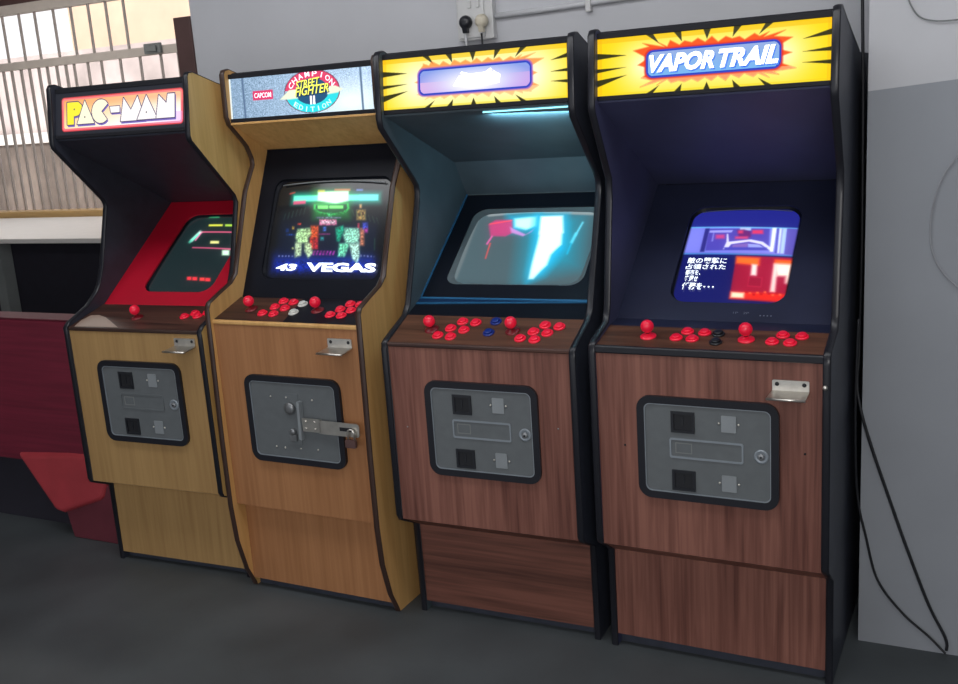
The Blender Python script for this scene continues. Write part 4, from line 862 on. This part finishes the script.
for x in ups:
    b = MB(); b.box((x - .008, WY, 2.22), (x + .008, WY + .016, 2.60)); b.build('window_bar', M['bar'], win)
los = [-6.1 + .105 * i for i in range(14)] + [-4.62, -4.51, -4.405, -4.308, -4.2, -4.105, -3.999, -3.905, -3.80, -3.70]
for x in los:
    b = MB(); b.box((x - .009, WY, 1.03), (x + .009, WY + .018, 2.185)); b.build('window_bar', M['bar'], win)
for x in (-3.61, -3.463, -3.32, -3.125, -2.925, -2.72, -2.553, -2.35, -2.17):
    b = MB(); b.box((x - .008, WY, 1.03), (x + .008, WY + .016, 2.185)); b.build('window_bar', M['bar'], win)
b = MB(); b.box((-2.83, WY - .045, 2.175), (-2.67, WY - .018, 2.25)); b.box((-2.80, WY - .06, 2.19), (-2.70, WY - .045, 2.235)); b.build('window_catch', M['leg_grey'], win, .006)
gl = bpy.data.materials.new('window_glass'); gl.use_nodes = True
nt = gl.node_tree; pb = nt.nodes['Principled BSDF']; pb.inputs['Transmission Weight'].default_value = 1; pb.inputs['Roughness'].default_value = .0; pb.inputs['IOR'].default_value = 1.01; pb.inputs['Base Color'].default_value = (1, .98, .96, 1)
b = MB(); b.box((-6.15, WY + .05, 1.0), (-2.03, WY + .054, 2.62)); b.build('window_pane', gl, win)

# outdoors
struct(wbox('ground_outside', (-20, 3.62, -.12), (8, 26, -.02), mat('pale_yard_ground', (196, 188, 180), .9, var=.2, scale=1.5)))
o = wbox('boundary_wall', (-16, 8.0, -.02), (-2, 8.25, 2.75), mat('stained_pale_render', (196, 182, 178), .9, var=.35, scale=1.3)); tag(o, 'pale stained yard wall seen through the barred window', 'wall')
b = MB(); b.box((-16, 7.52, -.02), (-5.9, 7.88, 1.56)); b.box((-16, 7.5, 1.56), (-5.9, 7.9, 1.70), 1); o = b.build('low_yard_wall', [mat('stained_low_wall', (120, 108, 100), .9, var=.45, scale=1.6), mat('white_coping', (240, 236, 230), .8)]); tag(o, 'low white-topped wall outside the window, just left of the leftmost cabinet', 'wall')
b = MB(); b.box((-9.4, 9.0, -.02), (-7.05, 10.5, 5.5)); o = b.build('beige_building', mat('beige_render', (236, 206, 180), .9, var=.08, scale=2)); o.name = 'building'; tag(o, 'beige building side in bright light behind the upper window bars', 'building')

# white counter in front of the window
ct = empty('counter', (-3.6, 2.8, 0)); tag(ct, 'white-topped counter with a dark front below the barred window', 'counter')
b = MB(); b.box((-2.2, -.74, .968), (1.7, .52, 1.0)); b.build('counter_top', M['counter_white'], ct, .004)
b = MB(); b.box((-2.2, -.60, ZF + .02), (1.7, -.56, .96)); b.build('front_board', M['dark_wall'], ct)
for x in (.475, -1.2, 1.6):
    b = MB(); b.box((x, -.70, ZF), (x + .085, -.61, .968)); b.build('leg', M['leg_grey'], ct)

# red bench end beside the leftmost cabinet
bn = empty('padded_bench', (-.7, .3, 0)); tag(bn, 'maroon bench back with a bright red padded end flap, left of the cabinets', 'bench')
b = MB(); b.box((-1.3, -.10, .335), (.535, .0, .935)); b.build('bench_back', M['maroon'], bn, .008)
b = MB(); b.box((-1.3, -.104, .935), (.53, .004, .940)); b.build('top_rail', M['maroon_dark'], bn, .003)
b = MB(); P_ = [(-.045, .372), (.165, .150), (.21, .144), (.43, .222), (.52, .40), (.25, .395)]
n = len(P_)
b.add([(x, -.115 - .03 * (1 - (z - .146) / .25), z) for x, z in P_] + [(x, -.05, z) for x, z in P_], [(i, (i + 1) % n, n + (i + 1) % n, n + i) for i in range(n)] + [tuple(range(n)), tuple(range(n, 2 * n))[::-1]])
b.build('padded_flap', M['red_vinyl'], bn, .024).modifiers['bevel'].segments = 4
b = MB(); P_ = [(.200, .165), (.225, ZF), (.50, ZF), (.52, .30), (.30, .24)]; n = 5
b.add([(x, -.12, z) for x, z in P_] + [(x, .05, z) for x, z in P_], [(i, (i + 1) % n, n + (i + 1) % n, n + i) for i in range(n)] + [tuple(range(n)), tuple(range(n, 2 * n))[::-1]])
b.build('bench_base', M['maroon_dark'], bn, .006)
b = MB(); b.box((-1.3, -.02, ZF), (.25, .0, .34)); b.build('recessed_base', M['dark_wall'], bn)

# wall socket, plugs, conduit
so = empty('wall_socket', (1.197, .80, 1.93)); tag(so, 'white double wall socket above the third cabinet', 'socket')
b = MB(); b.box((-.068, -.030, -.078), (.070, 0, .085)); b.build('socket_box', M['socket'], so, .004)
b = MB(); b.box((-.060, -.036, -.070), (.040, -.030, .078)); b.build('face_plate', M['socket'], so, .002)
for i, x in enumerate((-.02, .012)):
    b = MB(); b.box((x, -.042, .028), (x + .014, -.036, .050)); b.build('rocker_switch', M['socket'], so, .002)
def plug(name, x, z, m, label, cm):
    p = empty(name, (x, .76, z)); tag(p, label, 'plug')
    b = MB(); b.rev((0, .004, 0), (0, -1, 0), [(.022, 0), (.024, .008), (.022, .018), (.016, .026), (.006, .028)], 18); b.prism([(-.022, -.012), (0, -.012), (0, -.036), (-.014, -.036)], -.009, .009)
    b.build('plug_body', m, p)
    b = MB(); b.tube([(0, -.012, -.04), (0, -.010, -.08), (.002, -.006, -.13), (.002, .0, -.25), (.0, .015, -.5)], .0035 if cm is M['cord'] else .005, 8); b.build('plug_cord', cm, p)
plug('power_plug', 1.170, 1.912, M['black_plastic'], 'black round plug in the left outlet of the wall socket', M['conduit'])
plug('power_plug', 1.231, 1.911, M['cream'], 'cream round plug in the right outlet of the wall socket', M['cord'])
b = MB(); b.tube([(1.266, .790, 1.925), (1.45, .790, 1.928), (1.607, .790, 1.933), (2.10, .790, 1.948), (2.50, .790, 1.955)], .010, 10)
cdt = tag(b.build('cable_conduit', M['conduit']), 'thin grey-white conduit running right from the wall socket', 'conduit')
b = MB(); b.box((1.598, .775, 1.905), (1.616, .80, 1.945)); b.build('conduit_clip', M['socket'], cdt, .002)

# loose cords on the right wall
def spline(pts, n=10):
    P = [Vector(p) for p in pts]; P = [P[0]] + P + [P[-1]]; out = []
    for i in range(1, len(P) - 2):
        for j in range(n):
            t = j / n; a, b_, c_, d = P[i - 1:i + 3]
            out.append(.5 * ((2 * b_) + (c_ - a) * t + (2 * a - 5 * b_ + 4 * c_ - d) * t * t + (3 * b_ - a - 3 * c_ + d) * t ** 3))
    return out + [P[-2]]
Yc = PY - .007
def cord(pts, r, m, label):
    b = MB(); b.tube(spline(pts), r, 8); return tag(b.build('loose_cable' if r > .002 else 'loose_wire', m), label, 'cord')
cord([(2.492, .37, 2.9), (2.492, .37, 1.95), (2.494, .385, 1.70), (2.496, .395, 1.55), (2.499, .398, 1.2), (2.497, .398, .90), (2.507, Yc, .75), (2.598, Yc, .457), (2.69, Yc, .20), (2.742, Yc, .09), (2.747, Yc, .05)], .0042, M['cord'], 'black cord hanging down the wall in the straighter, upper curve beside the rightmost cabinet')
cord([(2.500, Yc - .012, 1.0), (2.496, Yc - .012, .75), (2.503, Yc, .50), (2.530, Yc, .36), (2.563, Yc, .236), (2.63, Yc, .145), (2.70, Yc, .085), (2.745, Yc - .01, .045)], .0036, M['cord'], 'black cord sagging in the lower, rounder curve beside the rightmost cabinet')
cord([(2.590, Yc, 1.90), (2.598, Yc, 1.83), (2.625, Yc, 1.775), (2.665, Yc, 1.757), (2.73, Yc, 1.755), (2.82, Yc, 1.76)], .0018, M['leg_grey'], 'thin dark wire looping at the top right corner of the wall')
cord([(2.82, Yc, 1.50), (2.71, Yc, 1.40), (2.672, Yc, 1.28), (2.680, Yc, 1.17), (2.74, Yc, 1.09), (2.85, Yc, 1.05)], .0018, M['palecord'], 'thin pale wire curving on the wall right of the rightmost cabinet')

for rt in roots + [ct, bn]:
    rt.location.z = ZF
    for ch in rt.children: ch.location.z -= ZF
# ------------------------------------------------------------------ light
w = bpy.data.worlds.new('world'); bpy.context.scene.world = w; w.use_nodes = True
bg = w.node_tree.nodes['Background']; bg.inputs[0].default_value = (.93, .95, 1, 1); bg.inputs[1].default_value = 1.2
sl = bpy.data.lights.new('sun', 'SUN'); sl.energy = 4.5; sl.angle = .02; so_ = bpy.data.objects.new('sun', sl); col.objects.link(so_)
so_.rotation_euler = Vector((-.25, .55, -1)).to_track_quat('-Z', 'Y').to_euler()
area('overhead_fill', (1.2, -.75, 2.93), (1.2, .0, .9), 4.2, 40, (.97, .98, 1), None, .7)  # unseen overhead fill, added so the walls fade from top to bottom
area('counter_fill', (-3.4, 1.9, 2.96), (-3.5, 2.6, 1), 2.2, 34, (1, .97, .93), None, .4)  # added fill inside the room, brightens the counter and window bars
area('front_fill', (3.3, -3.7, 2.1), (1.2, .1, 1.0), 1.3, 42, (1, .98, .95))  # unseen fill added near the camera for cabinet fronts and sides

# ------------------------------------------------------------------ camera
cam = bpy.data.cameras.new('camera'); co = bpy.data.objects.new('camera', cam); col.objects.link(co)
cam.sensor_fit = 'HORIZONTAL'; cam.sensor_width = 36; cam.lens = 36 * CAMP[6] / 958.0
cam.clip_start = .05; cam.clip_end = 100
yaw, pitch, roll = CAMP[3:6]
f = Vector((-math.sin(yaw) * math.cos(pitch), math.cos(yaw) * math.cos(pitch), math.sin(pitch)))
r = f.cross(Vector((0, 0, 1))).normalized(); u = r.cross(f)
cr, sr = math.cos(roll), math.sin(roll); R_ = r * cr + u * sr; U_ = u * cr - r * sr
co.matrix_world = Matrix(((R_.x, U_.x, -f.x, CAMP[0]), (R_.y, U_.y, -f.y, CAMP[1]), (R_.z, U_.z, -f.z, CAMP[2]), (0, 0, 0, 1)))
sc = bpy.context.scene; sc.camera = co
sc.view_settings.view_transform = 'Standard'; sc.view_settings.look = 'None'; sc.view_settings.exposure = 0; sc.view_settings.gamma = 1
